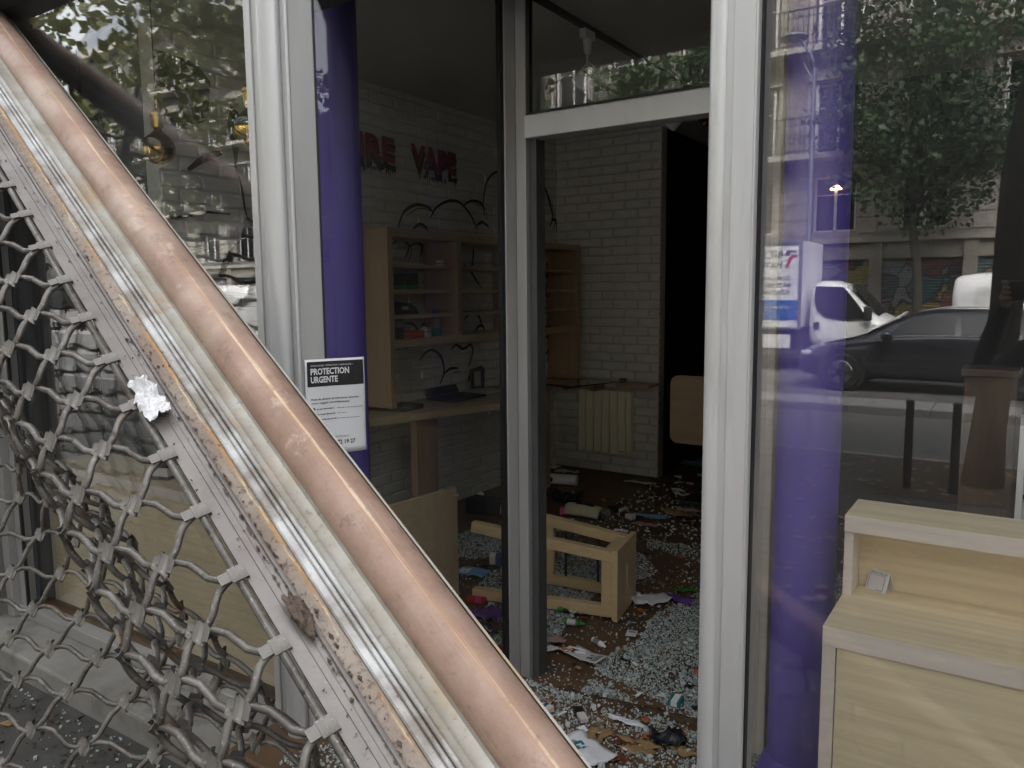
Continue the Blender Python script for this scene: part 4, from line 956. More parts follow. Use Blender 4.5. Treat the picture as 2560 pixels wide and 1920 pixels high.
# crumpled paper caught on the bar, a clod of mortar, mud crumbs
def lump(name, lab, cat, c, ax, ay, az, size, mat, seed, org=None, n=14, rough=0.25, crease=0.0):
    mb = MB(); c = Vector(c); vs = []; fs = []
    for i in range(n + 1):
        th = math.pi * i / n
        for k in range(2 * n):
            ph = math.pi * k / n; d = Vector((math.sin(th) * math.cos(ph), math.sin(th) * math.sin(ph), math.cos(th)))
            q = 1 + rough * mnoise.noise(d * 2.1 + Vector((seed, 0, 0))) + rough * 0.6 * mnoise.noise(d * 5 + Vector((0, seed, 0)))
            if crease: q += crease * abs(mnoise.noise(d * 3.3 + Vector((seed, seed, 0))))
            vs.append(c + (ax * d.x * size[0] + ay * d.y * size[1] + az * d.z * size[2]) * q)
    for i in range(n):
        for k in range(2 * n): k2 = (k + 1) % (2 * n); fs.append((i * 2 * n + k, i * 2 * n + k2, (i + 1) * 2 * n + k2, (i + 1) * 2 * n + k))
    mb.add(vs, fs); return tag(mb.build(name, mat, smooth=(not crease)), lab, cat)
pcp = plane_hit(375, 998, bp(1, 0, 0.012), bw); ct_ = unb(pcp).dot(bu); cv_ = unb(pcp).dot(bv)
pc = MB()
def crum(u, v):
    x = (u - 0.5) * 0.088; y = (v - 0.5) * 0.032 * (1 - 0.18 * math.cos(u * 5))
    h = 0.009 * abs(mnoise.noise(Vector((u * 4.5, v * 2.2, 4.0)))) * 2.2 + 0.004 * abs(mnoise.noise(Vector((u * 9, v * 5, 1.0)))) * 2 + 0.004 + 0.008 * (u - .5) ** 2 * 4
    return bp(ct_ + x + 0.010 * mnoise.noise(Vector((v * 5, 0, 2))), cv_ + y + 0.008 * mnoise.noise(Vector((u * 6, 1, 0))), h + 0.001)
pc.grid(crum, 26, 12)
tag(pc.build('crumpled_paper', 'paper', solid=0.0007), 'crumpled white paper scrap stuck on the slanting bar', 'paper')
pmat('soil_clod', (0.15, 0.11, 0.085), (0.09, 0.066, 0.052), 60, 0.95, 0, 1.0, 150, dist=0.006)
mc = plane_hit(748, 1530, bp(1, 0, 0.012), bw)
lump('mortar_clod', 'crusty brown clod of dried mortar on the slanting bar', 'clod', mc, bu, bv, bw, (0.055, 0.017, 0.014), 'soil_clod', 3.3, rough=0.7)
cr = MB()
for k in range(420):
    t = rng.uniform(0.3, 2.4); v = rng.choice([rng.uniform(0.093, 0.118), rng.uniform(0.093, 0.118), rng.uniform(0.066, 0.15), rng.uniform(0.118, 0.15)]); s = rng.uniform(0.001, 0.0048) * (0.6 if v < 0.09 else 1)
    c = bp(t, v, 0.003 + (0.004 if 0.066 < v < 0.092 else 0)); q = [Vector((rng.uniform(-1, 1), rng.uniform(-1, 1), rng.uniform(-1, 1))) * s for _ in range(4)]
    cr.add([c + x for x in q], [(0, 1, 2), (0, 2, 3), (0, 1, 3), (1, 2, 3)])
for k in range(230):
    t = rng.gauss(1.62, 0.26); v = rng.gauss(0.1165, 0.004); s = rng.uniform(0.003, 0.011); c = bp(t, v, 0.004)
    qq = [bu * (rng.uniform(.6, 1.4) * s * sx_) + bv * (rng.uniform(.5, 1) * s * .6 * sy_) + bw * (rng.uniform(.1, .8) * s * sz_) for sx_, sy_, sz_ in ((1, 0, 0), (-1, 0, 0), (0, 1, 0), (0, -1, 0), (.2, .1, 1), (0, 0, -.6))]
    cr.add([c + x for x in qq], [(0, 2, 4), (2, 1, 4), (1, 3, 4), (3, 0, 4), (2, 0, 5), (1, 2, 5), (3, 1, 5), (0, 3, 5)])
o = cr.build('dirt_crumbs', 'soil_clod'); tag(o, 'brown dirt crumbs clinging to the slanting bar', 'dirt', kind='stuff')

# ------------------------------------------------------------------ the street behind the camera (seen in the glass)
pmat('stone_wall', (0.31, 0.285, 0.24), (0.25, 0.23, 0.19), 2.0, 0.85, 0, 0.4, 25, c3=(0.16, 0.145, 0.12), s3=0.5, t3=(0.5, 0.72))
pmat('stone_light', (0.38, 0.355, 0.305), (0.31, 0.285, 0.245), 3, 0.8, 0, 0.3, 25)
pmat('cream_wall', (0.52, 0.47, 0.38), (0.45, 0.40, 0.32), 1.2, 0.9, 0, 0.3, 25)
pmat('shaded_stone', (0.15, 0.14, 0.125), (0.11, 0.10, 0.09), 1.2, 0.9, 0, 0.3, 25)  # walls coloured dark in place of shade along the far street
pmat('shutter_white', (0.60, 0.60, 0.58), (0.5, 0.5, 0.48), 4, 0.6)
pmat('iron_black', (0.015, 0.015, 0.016), (0.03, 0.03, 0.03), 6, 0.5)
pmat('bark', (0.055, 0.046, 0.036), (0.028, 0.023, 0.018), 10, 0.9, 0, 0.8, 40, (1, 1, 0.3), dist=0.01)
pmat('zinc', (0.20, 0.22, 0.24), (0.16, 0.17, 0.19), 3, 0.5, 0.3)
pmat('car_dark', (0.028, 0.030, 0.038), (0.022, 0.024, 0.031), 2, 0.16, 0.2, coat=1.0)
pmat('car_white', (0.72, 0.72, 0.72), (0.66, 0.66, 0.66), 1.5, 0.3, 0, coat=0.6, c3=(0.5, 0.49, 0.47), s3=1.5, t3=(0.6, 0.85))
pmat('tarp_white', (0.68, 0.68, 0.69), (0.60, 0.60, 0.61), 2.0, 0.55, 0, 0.35, 3, dist=0.03)
pmat('band_blue', (0.02, 0.12, 0.42), (0.02, 0.10, 0.36), 3, 0.5); pmat('print_grey', (0.10, 0.10, 0.11), rough=0.7)
glassmat('dark_pane', (0.10, 0.11, 0.12), 1.4)
pmat('car_glass_dark', (0.02, 0.022, 0.024), (0.016, 0.017, 0.019), 2, 0.05)
pmat('tyre', (0.015, 0.015, 0.015), rough=0.85)
pmat('chrome', (0.6, 0.6, 0.6), (0.55, 0.55, 0.55), 3, 0.15, 1.0)
pmat('headlight', (0.75, 0.77, 0.8), (0.6, 0.62, 0.65), 30, 0.08, 0.4)
pmat('skin', (0.48, 0.28, 0.20), (0.42, 0.24, 0.17), 20, 0.5)
pmat('coat', (0.012, 0.012, 0.014), (0.018, 0.018, 0.02), 12, 0.8, 0, 0.3, 60)
pmat('jeans', (0.025, 0.03, 0.05), (0.02, 0.024, 0.04), 20, 0.8)
pmat('hair', (0.03, 0.02, 0.014), (0.02, 0.014, 0.01), 30, 0.6)
emat('lamp_glow', (1.0, 0.62, 0.30), 6.0)
def leafmat(name, c1, c2):
    m = bpy.data.materials.new(name); m.use_nodes = True; L = m.node_tree.links; b = m.node_tree.nodes["Principled BSDF"]
    g = nn(m, "ShaderNodeNewGeometry"); ob = nn(m, "ShaderNodeTexCoord").outputs["Object"]
    n = noi(m, L, ob, 0.9, 3); n2 = noi(m, L, ob, 7.0, 2)
    c = mixc(m, L, mrange(m, L, n, 0.35, 0.65), c1, c2); c = mixc(m, L, mul(m, L, mrange(m, L, n2, 0.5, 0.75), 0.5), c, tuple(x * 1.6 for x in c1))
    L.new(c, b.inputs["Base Color"]); b.inputs["Roughness"].default_value = 0.55
    t = nn(m, "ShaderNodeBsdfTranslucent"); L.new(c, t.inputs[0]); mx = nn(m, "ShaderNodeMixShader"); mx.inputs[0].default_value = 0.35
    L.new(b.outputs[0], mx.inputs[1]); L.new(t.outputs[0], mx.inputs[2]); L.new(mx.outputs[0], m.node_tree.nodes["Material Output"].inputs[0])
    M[name] = m
leafmat('leaf_yellow', (0.12, 0.125, 0.03), (0.07, 0.09, 0.022)); leafmat('leaf_dark', (0.045, 0.085, 0.025), (0.025, 0.05, 0.016))
def graffiti(m, b, L):
    ob = nn(m, "ShaderNodeTexCoord").outputs["Object"]
    c = mixc(m, L, mrange(m, L, noi(m, L, ob, 0.55, 2), 0.42, 0.58), (0.03, 0.085, 0.10), (0.07, 0.085, 0.09))
    vo = nn(m, "ShaderNodeTexVoronoi"); vo.inputs["Scale"].default_value = 1.7; vo.feature = 'DISTANCE_TO_EDGE'; 
    wn_ = nn(m, "ShaderNodeTexNoise"); wn_.inputs["Scale"].default_value = 1.8; L.new(ob, wn_.inputs["Vector"])
    ad = nn(m, "ShaderNodeMix", data_type='RGBA', blend_type='ADD'); ad.inputs[0].default_value = 0.55; L.new(ob, ad.inputs[6]); L.new(wn_.outputs[1], ad.inputs[7]); L.new(ad.outputs[2], vo.inputs["Vector"])
    v2 = nn(m, "ShaderNodeTexVoronoi"); v2.inputs["Scale"].default_value = 1.7; L.new(ad.outputs[2], v2.inputs["Vector"])
    sp = nn(m, "ShaderNodeSeparateColor"); L.new(v2.outputs["Color"], sp.inputs[0])
    c = mixc(m, L, mrange(m, L, sp.outputs[0], 0.55, 0.56), c, (0.20, 0.16, 0.04)); c = mixc(m, L, mrange(m, L, sp.outputs[1], 0.68, 0.69), c, (0.17, 0.18, 0.185)); c = mixc(m, L, mrange(m, L, sp.outputs[2], 0.80, 0.81), c, (0.12, 0.04, 0.03))
    c = mixc(m, L, mrange(m, L, vo.outputs["Distance"], 0.045, 0.03), c, (0.012, 0.012, 0.014))
    L.new(c, b.inputs["Base Color"]); b.inputs["Roughness"].default_value = 0.6
    wv = nn(m, "ShaderNodeTexWave"); wv.bands_direction = 'Z'; wv.inputs["Scale"].default_value = 4.2; L.new(ob, wv.inputs["Vector"]); bumpn(m, L, wv.outputs[1], b, 0.8, 0.02)
uvmat('graffiti', graffiti)

YB = -19.0
def building(x0, nb, lab, wall, bw_=2.15, storeys=(5.02, 7.75, 10.5), top=13.2, lit=None):
    t = thing('apartment_house', (x0 + nb * bw_ / 2, YB - 3, GR), lab, 'building')
    x1 = x0 + nb * bw_
    MB().box((x0, YB - 8, GR - 0.3), (x1, YB - 0.28, top)).build('core', wall, t)
    def wallpiece(a, b, name='wall_panel'): MB().box(a, b).build(name, wall, t)
    # ground floor piers, shopfronts with closed roller shutters
    zs_ = 2.72
    for i in range(nb + 1):
        xx = x0 + i * bw_; MB().box((max(xx - 0.16, x0), YB - 0.279, GR), (min(xx + 0.16, x1), YB + 0.05, zs_)).build('pier', 'stone_wall', t, bevel=0.01)
    for i in range(nb):
        xx = x0 + i * bw_
        s = MB().box((xx + 0.161, YB - 0.14, GR + 0.1), (xx + bw_ - 0.161, YB - 0.10, 2.30)).build('roller_shutter', 'graffiti', t)
        MB().box((xx + 0.161, YB - 0.20, 2.301), (xx + bw_ - 0.161, YB - 0.02, zs_)).build('shutter_box', 'stone_wall', s)
    MB().box((x0, YB - 0.279, zs_ + 0.001), (x1, YB + 0.10, zs_ + 0.14)).build('shop_cornice', 'stone_light', t, bevel=0.02)
    # storeys: window openings between wall panels
    lev = [(zs_ + 0.141, storeys[0] - 0.10, 3.05, 4.52)] + [(storeys[k] + 0.06, (storeys[k + 1] if k + 1 < len(storeys) else top) - 0.10, storeys[k] + 0.06, storeys[k] + 1.92) for k in range(len(storeys))]
    proto = None
    for li, (za, zb, wz0, wz1) in enumerate(lev):
        ww = 0.62 if li else 0.55
        for i in range(nb):
            c = x0 + (i + 0.5) * bw_; xl, xr = c - bw_ / 2, c + bw_ / 2
            if wz0 > za + 0.02: wallpiece((xl, YB - 0.279, za), (xr, YB, wz0))
            wallpiece((xl, YB - 0.279, wz0 + .0005), (c - ww, YB, wz1)); wallpiece((c + ww, YB - 0.279, wz0 + .0005), (xr, YB, wz1)); wallpiece((xl, YB - 0.279, wz1 + .0005), (xr, YB, zb))
            w = MB()
            for a, b in (((-ww, 0), (-ww + 0.07, 1)), ((ww - 0.07, 0), (ww, 1)), ((-0.035, 0.03), (0.035, 0.97)), ((-ww + 0.0705, 0), (-0.0355, 0.035)), ((0.0355, 0), (ww - 0.0705, 0.035)), ((-ww + 0.0705, 0.965), (ww - 0.0705, 1)), ((-ww + .0705, .66), (-.0355, .68)), ((.0355, .66), (ww - .0705, .68))):
                w.box((c + a[0], YB - 0.20, wz0 + a[1] * (wz1 - wz0)), (c + b[0], YB - 0.15, wz0 + b[1] * (wz1 - wz0)))
            win = w.build('window', 'shutter_white', t)
            MB().box((c - ww + 0.06, YB - 0.182, wz0 + 0.03), (c + ww - 0.06, YB - 0.176, wz1 - 0.03)).build('pane', 'dark_pane', win)
            if li:
                MB().box((c - ww - 0.14, YB + .0005, wz1 + 0.05), (c + ww + 0.14, YB + 0.14, wz1 + 0.14)).build('lintel', 'stone_light', t, bevel=0.015)
                for sgn in (-1, 1): MB().box((c + sgn * (ww + 0.09) - 0.07, YB + 0.001, wz0), (c + sgn * (ww + 0.09) + 0.07, YB + 0.05, wz1 + 0.04)).build('jamb', 'stone_light', t, bevel=0.01)
                for sgn in (-1, 1):      # open louvred shutters folded into the reveal
                    MB().box((c + sgn * (ww - 0.10) - 0.03, YB - 0.14, wz0 + 0.02), (c + sgn * (ww - 0.10) + 0.05, YB + 0.03, wz1 - 0.02)).build('shutter', 'shutter_white', win)
                if (i + li) % 2:
                    q = [(c + (ww + 0.16) * math.cos(R(a)), YB + 0.001, wz1 + 0.141 + 0.22 * math.sin(R(a))) for a in range(0, 181, 15)]
                    MB().prism(q, (0, 0.12, 0)).build('pediment', 'stone_light', t, bevel=0.012)
            else:
                for k in range(4): MB().box((xl + 0.02, YB + 0.0005, za + 0.12 + k * 0.42), (c - ww - 0.03, YB + 0.025, za + 0.50 + k * 0.42)).build('stone_course', 'stone_light', t, bevel=0.012)
                for k in range(4): MB().box((c + ww + 0.03, YB + 0.0005, za + 0.12 + k * 0.42), (xr - 0.02, YB + 0.025, za + 0.50 + k * 0.42)).build('stone_course', 'stone_light', t, bevel=0.012)
    for k, z in enumerate(storeys):
        MB().box((x0, YB - 0.27, z - 0.0995), (x1, YB + 0.62, z + 0.055)).build('balcony_slab', 'stone_light', t, bevel=0.02)
        for i in range(nb):
            for dx in (0.3, bw_ - 0.3): MB().prism([(x0 + i * bw_ + dx - 0.09, YB + 0.001, z - 0.1), (x0 + i * bw_ + dx - 0.09, YB + 0.5, z - 0.1), (x0 + i * bw_ + dx - 0.09, YB + 0.42, z - 0.2), (x0 + i * bw_ + dx - 0.09, YB + 0.001, z - 0.48)], (0.18, 0, 0)).build('console', 'stone_light', t, bevel=0.01)
        rl = MB(); rl.box((x0, YB + 0.54, z + 0.98), (x1, YB + 0.58, z + 1.02)); rl.box((x0, YB + 0.55, z + 0.12), (x1, YB + 0.57, z + 0.15)); rl.box((x0, YB + 0.55, z + 0.80), (x1, YB + 0.57, z + 0.82))
        n = int((x1 - x0) / 0.125)
        for i in range(n):
            xx = x0 + 0.06 + i * 0.125; rl.box((xx - 0.008, YB + 0.552, z + 0.06), (xx + 0.008, YB + 0.568, z + 0.979))
            if i % 2 == 0: rl.tube([(xx + 0.0625 + 0.05 * math.cos(a), YB + 0.56, z + 0.47 + 0.16 * math.sin(a)) for a in [2 * math.pi * k_ / 8 for k_ in range(9)]], 0.008, 4)
        rl.build('railing', 'iron_black', t)
    MB().box((x0 - 0.05, YB - 0.27, top + 0.001), (x1 + 0.05, YB + 0.4, top + 0.3)).build('cornice', 'stone_light', t, bevel=0.04)
    MB().prism([(x0, YB + 0.2, top + 0.301), (x0, YB - 1.2, top + 2.6), (x0, YB - 8, top + 3.2), (x0, YB - 8, top + 0.301)], (x1 - x0, 0, 0)).build('mansard_roof', 'zinc', t)
    if lit:
        MB().prism([(lit[0] - 0.28, YB - 0.60, lit[1] + 0.1), (lit[0] + 0.28, YB - 0.60, lit[1] - 0.02), (lit[0] + 0.2, YB - 0.60, lit[1] + 0.02 - .1), (lit[0] - 0.2, YB - 0.60, lit[1] + .02)], (0, -0.1, 0))
    return t
building(-9.90, 5, 'cream stone apartment house with iron balconies and graffiti shutters, opposite the shop', 'stone_wall')
building(0.90, 4, 'weathered stone apartment house opposite, at the photographer\'s end of the street', 'cream_wall', storeys=(5.0, 7.7, 10.4), top=12.9)
building(-23.0, 6, 'plastered apartment house with walls coloured dark for shade, farther along the street', 'shaded_stone', storeys=(4.9, 7.5, 10.1), top=12.5)
building(-42.0, 8, 'far stone apartment house with walls coloured dark for shade, at the end of the row', 'shaded_stone', storeys=(5.2, 8.0, 10.8), top=13.4, bw_=2.35)
building(9.65, 7, 'stone apartment house opposite, past the photographer\'s end of the street', 'stone_wall', storeys=(5.1, 7.9, 10.7), top=13.3)  # added out of view to keep bright low sky off the side pane
# one lit lamp inside an upstairs window
lt = thing('window_lamp', (-4.5, YB - 0.12, 4.2), 'small warm lamp glowing in an upstairs window opposite', 'lamp')
MB().lathe((-4.52, YB - 0.13, 4.16), [(0.13, 0.0), (0.16, 0.03), (0.05, 0.12)], 16).build('shade', 'lamp_glow', lt, smooth='auto')
MB().cyl((-4.52, YB - 0.13, 4.28), (-4.52, YB - 0.13, 4.5), 0.01, n=6).build('stem', 'iron_black', lt)

# ---- trees
def leaf_cloud(mb, c, rad, n, rg, size, hollow=0.35):
    clumps = []
    while len(clumps) < max(12, n // 55):
        d = Vector((rg.uniform(-1, 1), rg.uniform(-1, 1), rg.uniform(-1, 1)))
        if 0.15 < d.length < 1 and d.length > rg.random() * hollow * 2:
            clumps.append((Vector((c[0] + d.x * rad[0], c[1] + d.y * rad[1], c[2] + d.z * rad[2])), rg.uniform(0.35, 0.75)))
    for k in range(n):
        cc, cr_ = rg.choice(clumps)
        p = cc + Vector((rg.gauss(0, 1), rg.gauss(0, 1), rg.gauss(0, 0.6))) * cr_ * 0.6
        nrm = Vector((rg.gauss(0, 1), rg.gauss(0, 1), rg.gauss(0.9, 0.8))).normalized(); a = nrm.orthogonal().normalized(); a.rotate(Matrix.Rotation(rg.uniform(0, 6.28), 3, nrm)); b = nrm.cross(a)
        s = size * rg.uniform(0.6, 1.25)
        mb.add([p - a * s * .5, p - a * s * .1 + b * s * .42, p + a * s * .55 + nrm * s * .08, p - a * s * .1 - b * s * .42], [(0, 1, 2), (0, 2, 3)])
    return clumps
def tree(name, lab, base, hz, lean, rad, cz, n, size, leaf, seed, r0, group):
    rg = random.Random(seed); b = Vector(base); t = thing(name, tuple(b), lab, 'tree', group)
    top = b + Vector((lean[0], lean[1], hz)); cc = (top.x, top.y, b.z + cz)
    crown = MB(); cl_ = leaf_cloud(crown, cc, rad, n, rg, size)
    tr = MB(); pts = [b + (top - b) * k / 8 + Vector((0.05 * math.sin(k * 1.3 + seed), 0.04 * math.cos(k * 1.7 + seed), 0)) * (k / 8) for k in range(9)]; pts[0] = b - Vector((0, 0, 0.1))
    tr.tube(pts, [r0 * (1.25 if k == 0 else 1.0 - 0.35 * k / 8) for k in range(9)], 14)
    tr.build('trunk', 'bark', t, smooth=True)
    for k in range(9):
        q = rg.choice(cl_)[0]; m = top.lerp(q, 0.5) + Vector((rg.uniform(-.3, .3), rg.uniform(-.3, .3), rg.uniform(-.1, .4)))
        MB().tube([top - Vector((0, 0, 0.15)), top.lerp(m, 0.5), m, q], [r0 * 0.5, r0 * 0.36, r0 * 0.24, r0 * 0.08], 7).build('limb', 'bark', t, smooth=True)
    o = crown.build('crown', leaf, t)
    return t
near = 'plane trees on the near pavement'; far = 'young trees on the far pavement'
tree('street_tree', 'yellowing street tree in the soil pit just behind the photographer', (-0.26, -4.05, GP), 4.1, (0.22, -0.1), (3.3, 2.7, 2.3), 6.6, 3000, 0.17, 'leaf_yellow', 11, 0.135, near)
tree('street_tree', 'second yellowing street tree along the near pavement from the photographer', (-6.8, -4.0, GP), 3.4, (0.1, 0.1), (3.2, 2.8, 2.8), 5.6, 4400, 0.17, 'leaf_yellow', 12, 0.15, near)
tree('street_tree', 'third yellowing street tree along the near pavement from the photographer', (-13.2, -4.1, GP), 3.4, (-0.1, 0.1), (3.4, 2.8, 3.0), 5.8, 4600, 0.18, 'leaf_yellow', 13, 0.15, near)
tree('street_tree', 'farthest yellowing street tree on the near pavement', (-20, -4.1, GP), 3.4, (-0.1, 0.1), (3.6, 3.0, 3.2), 6.0, 5600, 0.20, 'leaf_yellow', 14, 0.15, near)
tree('street_tree', 'dark green tree in front of the graffiti shutters, mirrored in the window', (-2.15, -17.2, GR + 0.12), 3.6, (-0.25, 0.0), (2.25, 1.6, 3.0), 6.1, 8200, 0.15, 'leaf_dark', 15, 0.12, far)
tree('street_tree', 'dark green tree on the far pavement beyond the lamp post', (-9.2, -17.2, GR + 0.12), 3.4, (0.1, 0.0), (2.2, 1.7, 3.0), 6.2, 4200, 0.21, 'leaf_dark', 16, 0.12, far)
tree('street_tree', 'farthest dark green tree on the far pavement', (-15.8, -17.2, GR + 0.12), 3.4, (0.1, 0.0), (2.4, 1.7, 3.0), 6.2, 4200, 0.22, 'leaf_dark', 17, 0.12, far)
tree('street_tree', 'yellowing street tree on the near pavement behind the photographer\'s right shoulder', (8.2, -3.9, GP), 3.4, (0.1, 0.1), (3.2, 2.8, 2.9), 5.4, 4000, 0.19, 'leaf_yellow', 21, 0.15, near)  # unseen tree added to block the bright sky down the street
tree('street_tree', 'added yellowing street tree past the delivery van, screening the low sky', (15.5, -2.2, GP), 3.0, (0.1, 0.1), (3.4, 3.0, 3.2), 5.0, 4000, 0.22, 'leaf_yellow', 22, 0.15, near)  # also added unseen, blocks sky that the side pane would mirror
# pit and guard posts of the nearest tree
struct(MB().box((-0.98, -5.0 + 0.12, GP - 0.05), (0.62, -3.3, GP + 0.004)).build('tree_pit', 'soil'))
for k, (x, y, lab) in enumerate(((-0.78, -3.62, 'bare wooden guard post at the outer corner of the tree pit'), (-0.44, -3.60, 'bare wooden guard post close beside the tree trunk'))):
    t = thing('tree_guard_post', (x, y, GP), lab, 'post', 'guard posts at the tree pit'); MB().tube([(x, y, GP - 0.05), (x, y, GP + 0.72)], [0.034, 0.032], 10).build('stake', 'bark', t, smooth='auto'); MB().lathe((x, y, GP + 0.7205), [(0.036, 0), (0.03, 0.02), (0.001, 0.03)], 10).build('cap', 'iron_black', t)
lv = MB()
rg = random.Random(5)
for k in range(900):
    x, y = rg.uniform(-9, 3), rg.uniform(-5.0, 1.4); s = rg.uniform(0.02, 0.055)
    if rg.random() < 0.5: x = rg.uniform(-2.5, 0.6)
    a = rg.uniform(0, 6.28); c = Vector((x, y, GP + 0.006 + rg.random() * 0.004)); u_ = Vector((math.cos(a), math.sin(a), rg.uniform(-.12, .12))) * s; v_ = Vector((-math.sin(a), math.cos(a), rg.uniform(-.12, .12))) * s * 0.7
    lv.add([c - u_, c + v_, c + u_ + Vector((0, 0, .006)), c - v_], [(0, 1, 2), (0, 2, 3)])
tag(lv.build('fallen_leaves', 'c_tan'), 'dry leaves scattered over the pavement', 'leaves', kind='stuff')

# ---- lamp post
lp = thing('street_lamp', (-4.69, -17.0, GR + 0.12), 'slim grey street lamp with a bent neck and disc head', 'street lamp')
b0 = Vector((-4.69, -17.0, GR + 0.12)); MB().tube([b0, b0 + Vector((0, 0, 1.0)), (-4.69, -17, 6.9)], [0.10, 0.07, 0.05], 12).build('pole', 'zinc', lp, smooth='auto')
MB().lathe(b0, [(0.14, 0), (0.14, 0.5), (0.11, 0.6)], 16).build('base', 'zinc', lp, smooth='auto')
MB().tube([(-4.69, -17, 6.88), (-4.78, -17, 7.15), (-4.98, -17, 7.5), (-5.1, -17, 7.62)], [0.05, 0.045, 0.04, 0.04], 10).build('neck', 'zinc', lp, smooth=True)
MB().tube([(-4.69, -17, 6.5), (-4.95, -17, 7.0)], 0.02, 8).build('strut', 'zinc', lp)
MB().lathe((-5.2, -17, 7.60), [(0.30, 0.0), (0.34, 0.04), (0.30, 0.09), (0.08, 0.14)], 24).build('head', 'zinc', lp, smooth='auto'); MB().lathe((-5.2, -17, 7.585), [(0.24, 0.0), (0.26, 0.0145)], 24).build('diffuser', 'shutter_white', lp)

# ---- vehicles
def loft(stations, name, mat, parent, smooth='auto', y0=0.0):
    """stations: (x, [(halfwidth, z) ...]) from sill to roof centre, mirrored"""
    mb = MB(); rows = []
    for x, pr in stations:
        full = [(h, z) for h, z in pr] + [(-h, z) for h, z in reversed(pr[:-1] if pr[-1][0] == 0 else pr)]
        rows.append([(x, y0 + h, z) for h, z in full])
    n = len(rows[0]); vs = [v for r_ in rows for v in r_]; fs = []
    for i in range(len(rows) - 1):
        for k in range(n): k2 = (k + 1) % n; fs.append((i * n + k, i * n + k2, (i + 1) * n + k2, (i + 1) * n + k))
    fs += [tuple(reversed(range(n))), tuple(range((len(rows) - 1) * n, len(rows) * n))]
    mb.add(vs, fs); o = mb.build(name, mat, parent, smooth=smooth)
    md = o.modifiers.new('sub', 'SUBSURF'); md.levels = 1; md.render_levels = 2
    return o
def wheel(parent, x, y, z, r, side, wd=0.2):
    m = Matrix.Rotation(R(90), 4, 'X')
    ty = MB().lathe((x, y, z), [(r * 0.66, -wd / 2), (r * 0.94, -wd / 2), (r, -wd / 2 + 0.03), (r, wd / 2 - 0.03), (r * 0.94, wd / 2), (r * 0.66, wd / 2)], 28, m).build('wheel', 'tyre', parent, smooth='auto')
    yf = y + side * (wd / 2 + 0.002)
    MB().lathe((x, yf, z), [(r * 0.60, -0.012), (r * 0.64, 0.004)], 24, m).build('rim', 'chrome', ty)
    sp_ = MB()
    for k in range(5):
        a = 2 * math.pi * k / 5; d = Vector((math.cos(a), 0, math.sin(a))); sp_.bar(Vector((x, yf + side * 0.012, z)), Vector((x, yf + side * 0.012, z)) + d * r * 0.60, 0.07, 0.02, (0, 1, 0))
    sp_.build('spokes', 'steel_dark', ty)
